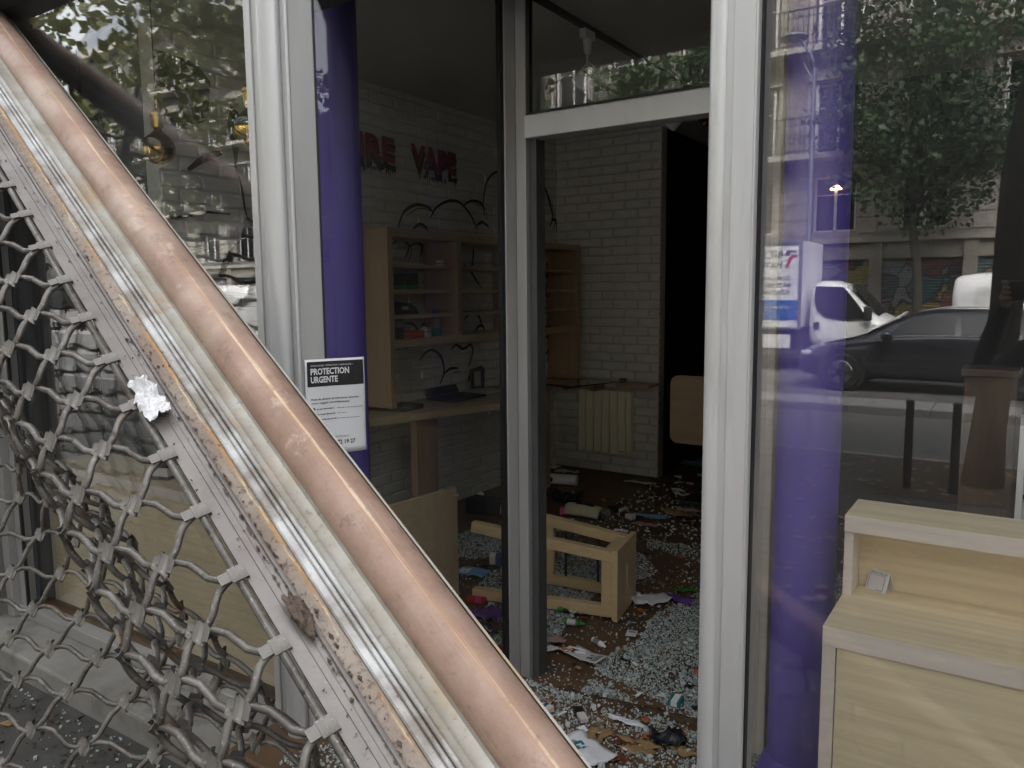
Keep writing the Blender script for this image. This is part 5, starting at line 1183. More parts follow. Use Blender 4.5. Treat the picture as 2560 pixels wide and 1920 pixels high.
def sedan(name, lab, cat, X0, YN, mat, L_=4.45, Hs=1.0):
    """front at X0 heading -X, near side at YN"""
    yc = YN - 0.92; t = thing(name, (X0 + L_ / 2, yc, GR), lab, cat); g = GR
    S = [(0.00, .30, .62, .50, .58, .60), (0.10, .22, .80, .66, .74, .62), (0.45, .20, .86, .80, .84, .66), (1.05, .19, .90, .90, .95, .68), (1.30, .19, .91, .93, 1.10, .66), (1.78, .19, .915, .96, 1.36, .60), (2.3, .19, .915, .97, 1.44, .58), (3.1, .19, .915, .98, 1.43, .57), (3.75, .20, .90, 1.0, 1.36, .55), (4.15, .24, .87, 1.0, 1.16, .56), (4.38, .28, .80, .92, 1.0, .60), (4.45, .34, .72, .80, .86, .60)]
    st = []
    for x, zb, hw, belt, top, rh in S:
        st.append((X0 + x * L_ / 4.45, [(hw * 0.55, g + zb * Hs), (hw * 0.95, g + (zb + 0.04) * Hs), (hw, g + (zb * 0.55 + belt * 0.45) * Hs), (hw * 0.99, g + (belt - 0.08) * Hs), (hw * 0.95, g + belt * Hs), (rh + (0.0), g + (top - 0.05) * Hs), (rh * 0.6, g + (top - 0.005) * Hs), (0, g + top * Hs)]))
    loft(st, 'body', mat, t, y0=yc)
    def si(x):                                        # interpolated belt, top, widths
        for a, b in zip(S, S[1:]):
            if a[0] <= x <= b[0]:
                k = (x - a[0]) / (b[0] - a[0]); return [a[i] + (b[i] - a[i]) * k for i in range(6)]
    def sidept(x, f, off, sgn=1):
        _, zb, hw, belt, top, rh = si(x); h = hw * 0.95 + (rh - hw * 0.95) * f; z = belt + (top - 0.05 - belt) * f
        return (X0 + x * L_ / 4.45, yc + sgn * (h + off), g + z * Hs)
    for sgn in (1, -1):
        for xa, xb_ in ((1.50, 2.52), (2.60, 3.45), (3.52, 3.95)):
            mb = MB(); n = 8
            up = [sidept(xa + (xb_ - xa) * k / n, 0.86 if xa + (xb_ - xa) * k / n > 1.8 else 0.12 + 0.74 * (xa + (xb_ - xa) * k / n - 1.50) / 0.3, 0.006, sgn) for k in range(n + 1)]
            lo = [sidept(xa + (xb_ - xa) * k / n, 0.10, 0.012, sgn) for k in range(n + 1)]
            mb.add(lo + up, [(k, k + 1, n + 2 + k, n + 1 + k) for k in range(n)]); mb.build('side_window', 'car_glass_dark', t, smooth=True)
        tr_ = MB().tube([sidept(x, 0.05, 0.016, sgn) for x in (1.3, 1.8, 2.4, 3.0, 3.6, 4.0)], 0.009, 6).build('waist_trim', 'chrome', t, smooth=True)
        MB().tube([sidept(x, 1.0, 0.0, sgn)[:2] + (sidept(x, 1.0, 0, sgn)[2] + 0.045,) for x in (1.95, 2.3, 3.1, 3.75)], 0.015, 6).build('roof_rail', 'chrome', t, smooth=True)
        MB().box((X0 + 0.10, yc + sgn * 0.74 - 0.09, g + 0.60), (X0 + 0.42, yc + sgn * 0.74 + 0.07, g + 0.69)).build('headlight', 'headlight', t, bevel=0.03)
        mr = MB().lathe((X0 + 1.52, yc + sgn * 1.0, g + 1.0), [(0.02, -0.09), (0.09, -0.05), (0.10, 0.03), (0.05, 0.08)], 14, Matrix.Diagonal((1, 1.15, 0.85, 1))).build('mirror', mat, t, smooth=True)
        for xx in (2.35, 3.3): MB().box((X0 + xx, yc + sgn * 0.915, g + 0.80), (X0 + xx + 0.18, yc + sgn * 0.935, g + 0.825)).build('door_handle', 'chrome', t, bevel=0.004)
        MB().box((X0 + 0.98, yc + sgn * 0.905, g + 0.78), (X0 + 1.10, yc + sgn * 0.922, g + 0.80)).build('side_badge', 'chrome', t)
        for xx in (0.80, 3.55):
            MB().lathe((X0 + xx, yc + sgn * 0.78, g + 0.34), [(0.40, -0.10), (0.40, 0.142)], 24, Matrix.Rotation(R(90), 4, 'X')).build('wheel_arch', 'tyre', t)
            wheel(t, X0 + xx, yc + sgn * 0.83, g + 0.33, 0.33, sgn)
    ws = MB().grid(lambda u, v: (X0 + 1.12 + 0.60 * v, yc + (u - 0.5) * (1.30 - 0.22 * v), g + (0.985 + 0.385 * v) + 0.018 - 0.03 * (2 * u - 1) ** 2), 8, 3).build('windscreen', 'car_glass_dark', t, smooth=True)
    MB().box((X0 - 0.012, yc - 0.26, g + 0.38), (X0 - 0.002, yc + 0.26, g + 0.49)).build('number_plate', 'shutter_white', t)
    return t
sedan('parked_car', 'dark hatchback car with chrome window trim passing the shop', 'car', -3.52, -11.0, 'car_dark')
# box truck heading +X
tk = thing('box_truck', (-4.6, -15.0, GR), 'white box truck with lettered tarpaulin side and blue band', 'truck'); yn = -14.0; yf_ = -16.0
bx0, bx1 = -8.6, -4.13
MB().box((bx0, yf_, GR + 0.95), (bx1, yn, 2.56)).build('cargo_box', 'tarp_white', tk, bevel=0.02)
MB().box((bx0, yn + 0.001, 0.86), (bx1 - 0.06, yn + 0.006, 1.29)).build('blue_band', 'band_blue', tk)
for a, b in (((bx0, yn + .001, 2.50), (bx1 + 0.02, yn + 0.03, 2.60)), ((bx1 - 0.05, yn + .0065, 0.70), (bx1 + 0.02, yn + 0.03, 2.499)), ((bx0, yn + .001, 0.66), (bx1 + 0.02, yn + 0.03, 0.699))): MB().box(a, b).build('box_frame', 'zinc', tk)
MB().box((bx0, yf_ + 0.3, GR + 0.45), (-3.0, yn - 0.3, GR + 0.90)).build('chassis', 'iron_black', tk)
sk = MB().box((bx0 + 1.4, yn - 0.06, GR + 0.50), (bx1 - 0.2, yn, GR + 0.80)).build('side_guard', 'car_white', tk, bevel=0.01)
def ttext(s, h, x, z, mat, nm='lettering', w=None, bold=0.0):
    vs, fs = textmesh(s, 1.0, res=3, bold=bold); a = np.array(vs); x0_, x1_ = a[:, 0].min(), a[:, 0].max(); kx = h / 0.7 if w is None else w / (x1_ - x0_)
    MB().add([(x - (p[0] - x0_) * kx, yn + 0.012, z + p[1] * h / 0.7) for p in vs], fs).build(nm, mat, tk)
ttext("RICHARD", 0.17, -4.53, 2.20, 'print_grey', w=0.95); ttext("MATIERES", 0.11, -4.53, 2.00, 'print_grey', w=0.80); ttext("COMMUNICATION", 0.085, -4.36, 1.72, 'print_grey', w=0.98); ttext("BÂTIMENT", 0.085, -4.36, 1.575, 'print_grey', w=0.62); ttext("INDUSTRIE", 0.085, -4.36, 1.43, 'print_grey', w=0.62); ttext("www.richard", 0.09, -4.36, 1.10, 'shutter_white', w=0.85)
lg = MB().add([(-4.20 + x * .85, yn + 0.0125, z) for x, z in ((-0.02, 2.22), (-0.14, 2.20), (-0.20, 2.08), (-0.30, 1.98), (-0.31, 2.02), (-0.26, 2.12), (-0.24, 2.20), (-0.16, 2.26), (-0.05, 2.26))], [tuple(range(9))]); lg.build('logo', 'c_red', tk)
lg = MB().add([(-4.42 + 0.05 * math.cos(a), yn + 0.013, 2.30 + 0.05 * math.sin(a)) for a in [6.283 * k / 14 for k in range(14)]], [tuple(range(14))]); lg.add([(-4.24 + x, yn + 0.013, z) for x, z in ((0, 2.30), (-.15, 2.32), (-.19, 2.36), (-.03, 2.35))], [(0, 1, 2, 3)]); lg.build('logo', 'print_grey', tk)
ycb = (yn + yf_) / 2; g = GR
CS = [(-4.08, .52, .94, 1.10, 1.94, .84), (-3.7, .52, .95, 1.10, 1.99, .84), (-3.3, .50, .95, 1.10, 1.93, .82), (-2.95, .48, .94, 1.10, 1.55, .80), (-2.62, .46, .93, 1.08, 1.22, .78), (-2.2, .42, .90, 1.02, 1.10, .74), (-1.95, .38, .86, .86, .96, .72), (-1.86, .40, .78, .70, .80, .66)]
loft([(x, [(hw * .6, g + zb), (hw * .97, g + zb + .03), (hw, g + (zb + belt) / 2), (hw * .995, g + belt - .08), (hw * .98, g + belt), (rh, g + top - .06), (rh * .6, g + top - .01), (0, g + top)]) for x, zb, hw, belt, top, rh in CS], 'cab', 'car_white', tk, y0=ycb)
for sgn in (1, -1):
    q = [(-3.86, 1.84, .86), (-3.3, 1.82, .85), (-2.98, 1.44, .865), (-2.80, 1.16, .94), (-3.25, 1.14, .955), (-3.62, 1.20, .95), (-3.80, 1.34, .935), (-3.86, 1.55, .905)]
    MB().add([(x, ycb + sgn * (h + 0.012), g + z) for x, z, h in q], [tuple(range(8))]).build('side_window', 'car_glass_dark', tk)
    MB().box((-3.86, ycb + sgn * 0.945, g + 0.93), (-3.74, ycb + sgn * 0.965, g + 1.08)).build('door_handle', 'iron_black', tk, bevel=0.02)
    MB().box((-2.86, ycb + sgn * 1.03 - 0.06, g + 1.12), (-2.70, ycb + sgn * 1.03 + 0.06, g + 1.42)).build('mirror', 'iron_black', tk, bevel=0.03)
    wheel(tk, -2.45, ycb + sgn * 0.80, g + 0.33, 0.33, sgn); wheel(tk, -7.3, ycb + sgn * 0.80, g + 0.33, 0.33, sgn)
MB().grid(lambda u, v: (-2.62 - 0.56 * v + 0.02, ycb + (u - .5) * (1.5 - .1 * v), g + 1.24 + 0.62 * v + 0.03 - 0.05 * (2 * u - 1) ** 2), 8, 3).build('windscreen', 'car_glass_dark', tk, smooth=True)
MB().box((-2.53, yn - 0.066, g + 0.86), (-2.36, yn - 0.05, g + 1.04)).build('warning_sticker', 'c_yellow', tk); MB().box((-2.51, yn - 0.0495, g + 0.96), (-2.38, yn - 0.048, g + 1.03)).build('sticker_print', 'c_red', tk)
# white vans
def van(name, lab, X0, YN, dirn, H=2.1, L_=4.9):
    yc = YN - 0.98; t = thing(name, (X0, yc, GR), lab, 'van', 'white vans along the kerb')
    S = [(0, .34, .82, .60, .74, .70), (.12, .26, .90, .86, .98, .74), (.75, .24, .96, 1.08, 1.20, .78), (1.1, .24, .97, 1.12, 1.45, .80), (1.75, .24, .98, 1.14, 1.98, .82), (2.2, .24, .98, 1.15, H, .83), (4.3, .24, .98, 1.15, H, .83), (4.78, .26, .96, 1.15, H - 0.06, .82), (4.9, .34, .92, 1.1, 1.95, .80)]
    loft([(X0 + dirn * x, [(hw * .6, GR + zb), (hw * .97, GR + zb + .03), (hw, GR + (zb + belt) / 2), (hw * .995, GR + belt - .08), (hw * .985, GR + belt), (rh, GR + top - .06), (rh * .6, GR + top - .01), (0, GR + top)]) for x, zb, hw, belt, top, rh in S], 'body', 'car_white', t, y0=yc)
    for sgn in (1, -1):
        q = [(1.22, 1.22, .965), (2.15, 1.22, .965), (2.15, 1.86, .875), (1.74, 1.86, .865)]
        MB().add([(X0 + dirn * x, yc + sgn * (h + .012), GR + z) for x, z, h in q], [(0, 1, 2, 3)]).build('side_window', 'car_glass_dark', t)
        q = [(2.45, 1.22, .965), (4.5, 1.22, .965), (4.45, 1.80, .885), (2.45, 1.80, .885)]
        MB().add([(X0 + dirn * x, yc + sgn * (h + .010), GR + z) for x, z, h in q], [(0, 1, 2, 3)]).build('side_panel', 'shutter_white', t)
        for x in (0.9, 3.95): wheel(t, X0 + dirn * x, yc + sgn * .84, GR + .33, .33, sgn)
        MB().box((X0 + dirn * .2 - .12, yc + sgn * .80 - .07, GR + .72), (X0 + dirn * .2 + .12, yc + sgn * .80 + .07, GR + .92)).build('headlight', 'headlight', t, bevel=.03)
        MB().box((X0 + dirn * 1.2 - .06, yc + sgn * 1.06 - .07, GR + 1.2), (X0 + dirn * 1.2 + .06, yc + sgn * 1.06 + .07, GR + 1.45)).build('mirror', 'iron_black', t, bevel=.02)
    MB().grid(lambda u, v: (X0 + dirn * (1.08 + .62 * v - .02), yc + (u - .5) * 1.5, GR + 1.42 + .5 * v + .035 - .05 * (2 * u - 1) ** 2), 8, 3).build('windscreen', 'car_glass_dark', t, smooth=True)
    return t
van('delivery_van', 'white delivery van parked beyond the dark car', 3.55, -14.2, -1)
van('delivery_van', 'white van farther up the street, mirrored beside the window post', -24.0, -11.0, 1)

eb = thing('apartment_house', (44, -8, GR), 'added plain house closing off the low sky at the far end of the street behind the photographer', 'building')  # unseen block added to shut out the sky at the street end
MB().box((43, -18.8, GR - .3), (50, 6, 12)).build('wall', 'stone_wall', eb)
for k in range(7):
    for z in (3.2, 6.0, 8.8):
        w_ = MB().box((42.93, -17 + k * 3.2, z), (42.995, -15.8 + k * 3.2, z + 1.8)).build('window', 'shutter_white', eb); MB().box((42.92, -16.9 + k * 3.2, z + .1), (42.929, -15.9 + k * 3.2, z + 1.7)).build('pane', 'car_glass_dark', w_)
nb_ = thing('apartment_house', (22, 4, GR), 'added neighbouring house screening the low sky on the shop side of the street', 'building')  # unseen, added to cover the open sky on this side
MB().box((7.01, 1.7, GR - .3), (42, 9, 13)).build('wall', 'stone_wall', nb_)
for k in range(9):
    for z in (0.4, 3.9, 6.9, 9.9):
        w_ = MB().box((8.5 + k * 3.6, 1.63, z), (9.9 + k * 3.6, 1.699, z + 2.0)).build('window', 'shutter_white', nb_); MB().box((8.6 + k * 3.6, 1.62, z + .1), (9.8 + k * 3.6, 1.629, z + 1.9)).build('pane', 'car_glass_dark', w_)

pmat('cardboard_pink', (0.45, 0.30, 0.27), (0.38, 0.25, 0.22), 10, 0.8);

# ------------------------------------------------------------------ the photographer
def person():
    fwd = (CAMROT @ Vector((0, 0, -1))); rgt = (CAMROT @ Vector((1, 0, 0))); upv = (CAMROT @ Vector((0, 1, 0)))
    ph = EYE - fwd * 0.012 - rgt * 0.022 - upv * 0.012
    t = thing('phone', tuple(ph - upv * 0.037), 'black phone held sideways in both hands', 'phone')
    m = Matrix((rgt, upv, -fwd)).transposed().to_4x4(); m.translation = ph
    MB().box((-0.078, -0.037, 0.0), (0.078, 0.037, 0.008), m).build('shell', 'c_dark', t, bevel=0.004)
    MB().box((-0.073, -0.033, 0.0081), (0.073, 0.033, 0.0085), m).build('screen', 'car_glass_dark', t)
    V = []; E = []; Rr = []
    def add(p, r, par=None):
        V.append(Vector(p)); Rr.append(r if isinstance(r, tuple) else (r, r))
        if par is not None: E.append((par, len(V) - 1))
        return len(V) - 1
    bx, by = 0.20, -0.40
    pel = add((bx, by, 0.78), (0.15, 0.11)); w = add((bx, by - .01, 0.98), (0.145, 0.105), pel); ch = add((bx - .01, by, 1.17), (0.165, 0.115), w); up = add((bx - .015, by + .01, 1.29), (0.12, 0.09), ch)
    nk = add((bx - .03, by + .03, 1.385), 0.055, up); h1 = add((bx - .04, by + .065, 1.455), (0.058, 0.070), nk); h2 = add((bx - .045, by + .06, 1.535), (0.070, 0.088), h1); h3 = add((bx - .045, by + .05, 1.60), (0.060, 0.075), h2)
    nose = add((bx - .06, by + .158, 1.492), 0.009, h1)
    for s in (-1, 1):
        hp = add((bx + s * 0.095, by, 0.72), 0.088, pel); kn = add((bx + s * 0.105, by + .02, 0.34), 0.062, hp); an = add((bx + s * 0.11, by - .01, -0.05), 0.045, kn); he = add((bx + s * 0.11, by - .03, -0.105), 0.042, an); to = add((bx + s * 0.125, by + .17, -0.115), (0.042, 0.032), he)
    def arm(s, sh, el, wr, palm, tips, thumb):
        a = add((bx + s * 0.10, by, 1.30), 0.075, up); b = add(sh, 0.056, a); c = add(el, 0.043, b); d = add(wr, 0.034, c); p1 = add((Vector(wr) * 0.6 + Vector(palm) * 0.4), 0.029, d); p = add(palm, (0.034, 0.022), p1)
        for k, (kn_, t1, t2) in enumerate(tips):
            q = add(kn_, 0.0105, p); q1 = add(t1, 0.0095, q); add(t2, 0.0080, q1)
        q = add(thumb[0], 0.0125, p1); q = add(thumb[1], 0.011, q); add(thumb[2], 0.009, q)
    def P(a, b, c): return ph + rgt * a + upv * b - fwd * c        # c towards the photographer
    tl = [(P(-0.088, 0.030 - 0.021 * k, 0.016), P(-0.090 + 0.002 * k, 0.034 - 0.021 * k, -0.012), P(-0.062 + 0.004 * k, 0.033 - 0.020 * k, -0.015)) for k in range(4)]
    arm(-1, (bx - 0.20, by + .02, 1.24), (-0.185, -0.24, 1.10), P(-0.135, -0.075, 0.05), P(-0.105, -0.018, 0.038), tl, (P(-0.100, -0.035, 0.045), P(-0.070, -0.040, 0.032), P(-0.050, -0.030, 0.018)))
    tr_ = [(P(0.092, 0.020 - 0.021 * k, 0.018), P(0.096, 0.024 - 0.021 * k, -0.006), P(0.070, 0.022 - 0.020 * k, -0.014)) for k in range(1, 4)]
    arm(1, (bx + 0.17, by + .02, 1.25), (0.40, -0.24, 1.12), P(0.135, -0.075, 0.06), P(0.108, -0.018, 0.042), tr_, (P(0.100, -0.030, 0.045), P(0.075, -0.038, 0.03), P(0.055, -0.030, 0.018)))
    me = bpy.data.meshes.new('person'); me.from_pydata([tuple(v) for v in V], E, [])
    o = bpy.data.objects.new('person', me); COL.objects.link(o)
    sk = o.modifiers.new('skin', 'SKIN'); sk.branch_smoothing = 0.3
    for i, v in enumerate(me.skin_vertices[0].data): v.radius = Rr[i]; v.use_root = (i == 0)
    su = o.modifiers.new('sub', 'SUBSURF'); su.levels = 2; su.render_levels = 2
    dg = bpy.context.evaluated_depsgraph_get(); m2 = bpy.data.meshes.new_from_object(o.evaluated_get(dg)); bpy.data.objects.remove(o)
    org = Vector((bx, by, GP))
    for k in ('coat', 'skin', 'jeans', 'hair', 'tyre'): m2.materials.append(M[k])
    wl_l, wl_r = P(-0.135, -0.075, 0.05), P(0.135, -0.075, 0.06)
    for f in m2.polygons:
        c = f.center; hand = (c - ph).length < 0.135 and c.y > -0.15 and (c - wl_l).length > 0.02 and (c - ph).dot(upv) > -0.085
        if c.z > 1.36 and (c - Vector((bx - .04, by + .06, 1.5))).length < 0.22:
            f.material_index = 3 if (c.z > 1.575 or (c.y < by + .02 and c.z > 1.43)) else 1
        elif hand: f.material_index = 1
        elif c.z < -0.07: f.material_index = 4
        elif c.z < 0.70: f.material_index = 2
        f.use_smooth = True
    zmin = min(v.co.z for v in m2.vertices)
    for v in m2.vertices:
        v.co -= org
        if v.co.z < 0.001: v.co.z = 0.001
    o = bpy.data.objects.new('person', m2); COL.objects.link(o); o.location = org
    tag(o, 'person in a dark coat holding up a phone to the window', 'person')
    for s in (-1, 1):
        e = Vector((bx - .052 + s * 0.029, by + .134, 1.53)); mb = MB().lathe(e, [(0.001, -0.009), (0.007, -0.006), (0.010, 0), (0.007, 0.006), (0.001, 0.009)], 10)
        WL[o.name] = tuple(org); mb.build('eye', 'cardboard_white', o, smooth=True)
    MB().box((bx - .072, by + .118, 1.440), (bx - .030, by + .137, 1.447)).build('mouth', 'cardboard_pink', o, bevel=0.003)
    hr = MB(); hc = Vector((bx - .045, by + .045, 1.555))
    def cap(u, v):
        th = R(5 + 100 * v); ph_ = 2 * math.pi * u; d = Vector((math.sin(th) * math.cos(ph_) * 0.083, math.sin(th) * math.sin(ph_) * 0.102, math.cos(th) * 0.105))
        if d.y > 0.03: d.z = max(d.z, 0.045)
        return hc + d * (1 + 0.05 * mnoise.noise(d * 40))
    hr.grid(cap, 28, 10); hr.build('hair', 'hair', o, smooth=True)
person()

# ------------------------------------------------------------------ broken safety glass
def shard_mat():
    m = bpy.data.materials.new('shards'); m.use_nodes = True; L = m.node_tree.links; b = m.node_tree.nodes["Principled BSDF"]
    b.inputs["Roughness"].default_value = 0.04
    gi = nn(m, "ShaderNodeNewGeometry"); L.new(mixc(m, L, mrange(m, L, gi.outputs["Random Per Island"], 0.0, 1.0), (0.36, 0.42, 0.40), (0.78, 0.83, 0.81)), b.inputs["Base Color"]); b.inputs["IOR"].default_value = 1.5  # brightness per shard paints the sparkle of the facets into the colour
    tr = nn(m, "ShaderNodeBsdfTransparent"); tr.inputs[0].default_value = (0.90, 0.95, 0.94, 1)
    mx = nn(m, "ShaderNodeMixShader"); mx.inputs[0].default_value = 0.75; L.new(tr.outputs[0], mx.inputs[1]); L.new(b.outputs[0], mx.inputs[2]); L.new(mx.outputs[0], m.node_tree.nodes["Material Output"].inputs[0])
    M['shards'] = m
shard_mat()
def dens(x, y):
    n = mnoise.noise(Vector((x * 1.5, y * 1.5, 3.0))) * 0.5 + mnoise.noise(Vector((x * 4, y * 4, 7.0))) * 0.35
    d = 0.62 + n * 1.1
    d *= max(0.12, 1.0 - max(0, y - 3.1) * 0.45)
    if mnoise.noise(Vector((x * 2.3 + 9, y * 2.3, 1.0))) > 0.14: d *= 0.06                # swept bare patches
    if abs((y - 2.56) + 0.30 * (x + 1.2)) < 0.035 + 0.02 * mnoise.noise(Vector((x * 8, y * 8, 0))): d *= 0.1   # dirt line at the threshold
    return d
def scatter(mb, n, xr, yr, z, smin, smax, dfun):
    k = 0
    while k < n:
        x, y = rng.uniform(*xr), rng.uniform(*yr)
        if rng.random() > dfun(x, y): continue
        k += 1; s = rng.uniform(smin, smax); a = rng.uniform(0, 6.28); ca, sa_ = math.cos(a), math.sin(a); h = s * rng.uniform(0.5, 1.0); tx_, ty_ = rng.uniform(-.5, .5), rng.uniform(-.5, .5); zz = z + 0.001 + (rng.random() ** 3) * 0.008
        q = []
        for cx_, cy_, cz_ in ((-.5, -.5, 0), (.5, -.4, 0), (.45, .5, 0), (-.4, .45, 0), (-.4, -.5, 1), (.5, -.5, 1), (.4, .4, 1), (-.5, .5, 1)):
            lx = (cx_ + rng.uniform(-.15, .15)) * s; ly = (cy_ + rng.uniform(-.15, .15)) * s; lz = cz_ * h + (lx * tx_ + ly * ty_) * 0.6
            q.append((x + lx * ca - ly * sa_, y + lx * sa_ + ly * ca, max(zz + lz, z + 0.0005)))
        mb.add(q, [(3, 2, 1, 0), (4, 5, 6, 7), (0, 1, 5, 4), (1, 2, 6, 5), (2, 3, 7, 6), (3, 0, 4, 7)])
sh = MB()
scatter(sh, 50000, (-2.9, -0.6), (2.40, 4.3), 0.0, 0.0025, 0.0068, dens)
scatter(sh, 1400, (-2.4, 0.4), (4.3, 5.6), 0.0, 0.006, 0.013, lambda x, y: 0.5)
scatter(sh, 9000, (-1.95, -0.62), (1.54, 2.42), -0.002, 0.003, 0.007, lambda x, y: 0.75 + 0.5 * mnoise.noise(Vector((x * 4, y * 4, 5))) if x > -1.95 + (y - 1.7) * 0.5 + 0.06 else 0.0)
scatter(sh, 500, (-4.0, -1.0), (0.9, 1.48), GP, 0.004, 0.012, lambda x, y: 0.5 + mnoise.noise(Vector((x * 3, y * 3, 2))))
scatter(sh, 700, (-2.4, -0.65), (1.9, 3.9), 0.0, 0.009, 0.018, lambda x, y: dens(x, y) if y > 2.4 else (0.4 if x > -1.95 + (y - 1.7) * 0.5 + 0.06 else 0))
tag(sh.build('broken_glass', 'shards'), 'crumbled safety glass strewn over the shop floor and doorstep', 'broken glass', kind='stuff')

# ------------------------------------------------------------------ litter lying on the floor
def on_floor(px, py, z=0.0): p = atZ(px, py, z); return Vector((p.x, p.y, z))
def sheet(name, lab, cat, px, py, w, d, rz, mat, wav=0.006, z=0.006, marks=None, torn=0.0, fold=None):
    c = on_floor(px, py, 0.0); t = thing(name, tuple(c), lab, cat); sd_ = rng.uniform(0, 50); ca, sa_ = math.cos(rz), math.sin(rz)
    def f(u, v, dz=0.0):
        x = (u - .5) * w; y = (v - .5) * d
        if torn: x += torn * mnoise.noise(Vector((v * 4, sd_, 0))) * w * (abs(u - .5) * 2); y += torn * mnoise.noise(Vector((u * 4, sd_, 3))) * d * (abs(v - .5) * 2)
        h = z + wav * (1 + mnoise.noise(Vector((u * 2.2 + sd_, v * 2.2, sd_)))) + (wav * 0.9 * mnoise.noise(Vector((u * 6 + sd_, v * 6, 1))))
        if fold: h += abs(u - 0.5) * fold
        return (c.x + x * ca - y * sa_, c.y + x * sa_ + y * ca, c.z + max(h, 0.003) + dz)
    MB().grid(lambda u, v: f(u, v), 10, 8).build('sheet', mat, t, smooth=True, solid=0.0012)
    for (u0, u1, v0, v1, mm) in (marks or ()):
        MB().grid(lambda u, v: f(u0 + (u1 - u0) * u, v0 + (v1 - v0) * v, 0.0016), 6, 4).build('print', mm, t, smooth=True)
    return t
def pack(name, lab, cat, px, py, w, d, h, rz, mat, marks=None, tilt=0.0):
    c = on_floor(px, py); m = Matrix.Translation((c.x, c.y, 0.006)) @ Matrix.Rotation(rz, 4, 'Z') @ Matrix.Rotation(tilt, 4, 'X')
    t = thing(name, (c.x, c.y, 0.0), lab, cat); MB().box((-w / 2, -d / 2, 0), (w / 2, d / 2, h), m).build('carton', mat, t, bevel=0.002)
    for (u0, u1, mm) in (marks or ()): MB().box((-w / 2 + u0 * w, -d / 2 - 0.0007, h * .1), (-w / 2 + u1 * w, d / 2 + 0.0007, h + 0.0007), m).build('printed_band', mm, t)
    return t
def bottle(name, lab, px, py, l, r, rz, mat, capm):
    c = on_floor(px, py); t = thing(name, (c.x, c.y, 0.0), lab, 'bottle'); d = Vector((math.cos(rz), math.sin(rz), 0)); p = Vector((c.x, c.y, r + 0.006))
    MB().tube([p - d * l * .5, p - d * l * .48, p + d * l * .2, p + d * l * .27], [r * .8, r, r, r * .55], 14).build('body', mat, t, smooth='auto'); MB().tube([p + d * l * .271, p + d * l * .42, p + d * l * .5], [r * .6, r * .5, r * .25], 12).build('cap', capm, t, smooth='auto')
    MB().tube([p - d * l * .36, p + d * l * .06], [r * 1.02, r * 1.02], 14, caps=False).build('label_band', 'cardboard_white' if mat != 'white_plastic' else 'c_grey', t, smooth='auto')
ink2 = 'c_grey'
pmat('rotten_strip', (0.085, 0.05, 0.022), (0.035, 0.022, 0.012), 22, 0.95, 0, 0.9, 60, dist=0.006)
sheet('blister_card', 'open white blister card with printed squares on the broken glass', 'card', 1467, 1650, 0.15, 0.085, R(-8), 'cardboard_white', 0.003, 0.012, [(.05, .18, .25, .75, 'ink'), (.55, .62, .3, .5, 'ink'), (.65, .72, .3, .5, 'ink'), (.75, .93, .15, .85, ink2), (.55, .72, .6, .75, ink2)], fold=0.02)
bottle('dropper_bottle', 'small white dropper bottle lying on the broken glass', 1498, 1618, 0.085, 0.0125, R(-25), 'white_plastic', 'white_plastic')
sheet('price_tag', 'small square white tag alone on the glass crumbs', 'tag', 1579, 1590, 0.045, 0.06, R(15), 'paper', 0.001, 0.012, [(.15, .85, .55, .8, ink2)])
sheet('tissue', 'crumpled white tissue at the corner of the fallen stool', 'tissue', 1620, 1508, 0.17, 0.12, R(20), 'paper', 0.022, 0.008, torn=.5)
bottle('green_tube', 'green bottle under the stool with a dark cap', 1395, 1531, 0.14, 0.017, R(-10), 'c_green', 'c_dark')
bottle('green_tube', 'plain green tube in front of the stool legs', 1437, 1567, 0.095, 0.014, R(12), 'c_green', 'c_green')
pack('product_carton', 'white printed carton strip beside the door post', 'box', 1352, 1550, 0.07, 0.03, 0.022, R(12), 'cardboard_white', [(.3, .6, ink2)])
sheet('leaflet', 'lilac folded leaflet beside the door post', 'leaflet', 1348, 1606, 0.12, 0.10, R(-30), 'c_lilac', 0.008, 0.008, [(.1, .9, .1, .3, 'paper')], torn=.2)
sheet('torn_carton', 'pale pink torn carton next to the lilac leaflet', 'carton', 1378, 1610, 0.11, 0.08, R(50), 'cardboard_pink', 0.015, 0.008, torn=.4)
sheet('torn_carton', 'white torn packaging with an orange strip', 'carton', 1402, 1635, 0.17, 0.035, R(18), 'paper', 0.012, 0.008, [(.45, .8, .2, .8, 'c_orange')], torn=.3)
sheet('torn_carton', 'small green torn scrap beside the door post', 'carton', 1360, 1577, 0.05, 0.035, R(40), 'c_green', 0.01, 0.008, torn=.4)
sheet('torn_carton', 'cream torn strip near the orange scrap', 'carton', 1358, 1635, 0.055, 0.02, R(60), 'c_cream', 0.006, 0.008, torn=.4)
pack('cigarette_pack', 'teal pack with a pale label by the bright post', 'box', 1690, 1762, 0.045, 0.06, 0.02, R(5), 'c_teal', [(.25, .75, 'paper')])
sheet('torn_label', 'long torn white strip on the doorstep side of the threshold', 'label', 1560, 1806, 0.135, 0.028, R(2), 'paper', 0.004, 0.006, torn=.5)
pack('charging_case', 'grey and black slim case lying near the threshold', 'case', 1452, 1796, 0.085, 0.028, 0.016, R(-42), 'cardboard_white', [(.0, .45, 'c_dark')])
pack('product_carton', 'violet and white carton half hidden by the copper tube', 'box', 1358, 1778, 0.075, 0.032, 0.02, R(-5), 'cardboard_white', [(.0, .35, 'c_violet'), (.5, .7, 'c_blue')])
sheet('brochure', 'bent white brochure with a dark blue logo at the foot of the picture', 'brochure', 1458, 1882, 0.19, 0.13, R(-22), 'paper', 0.012, 0.004, [(.30, .52, .32, .66, 'c_teal'), (.36, .46, .42, .58, 'paper')])
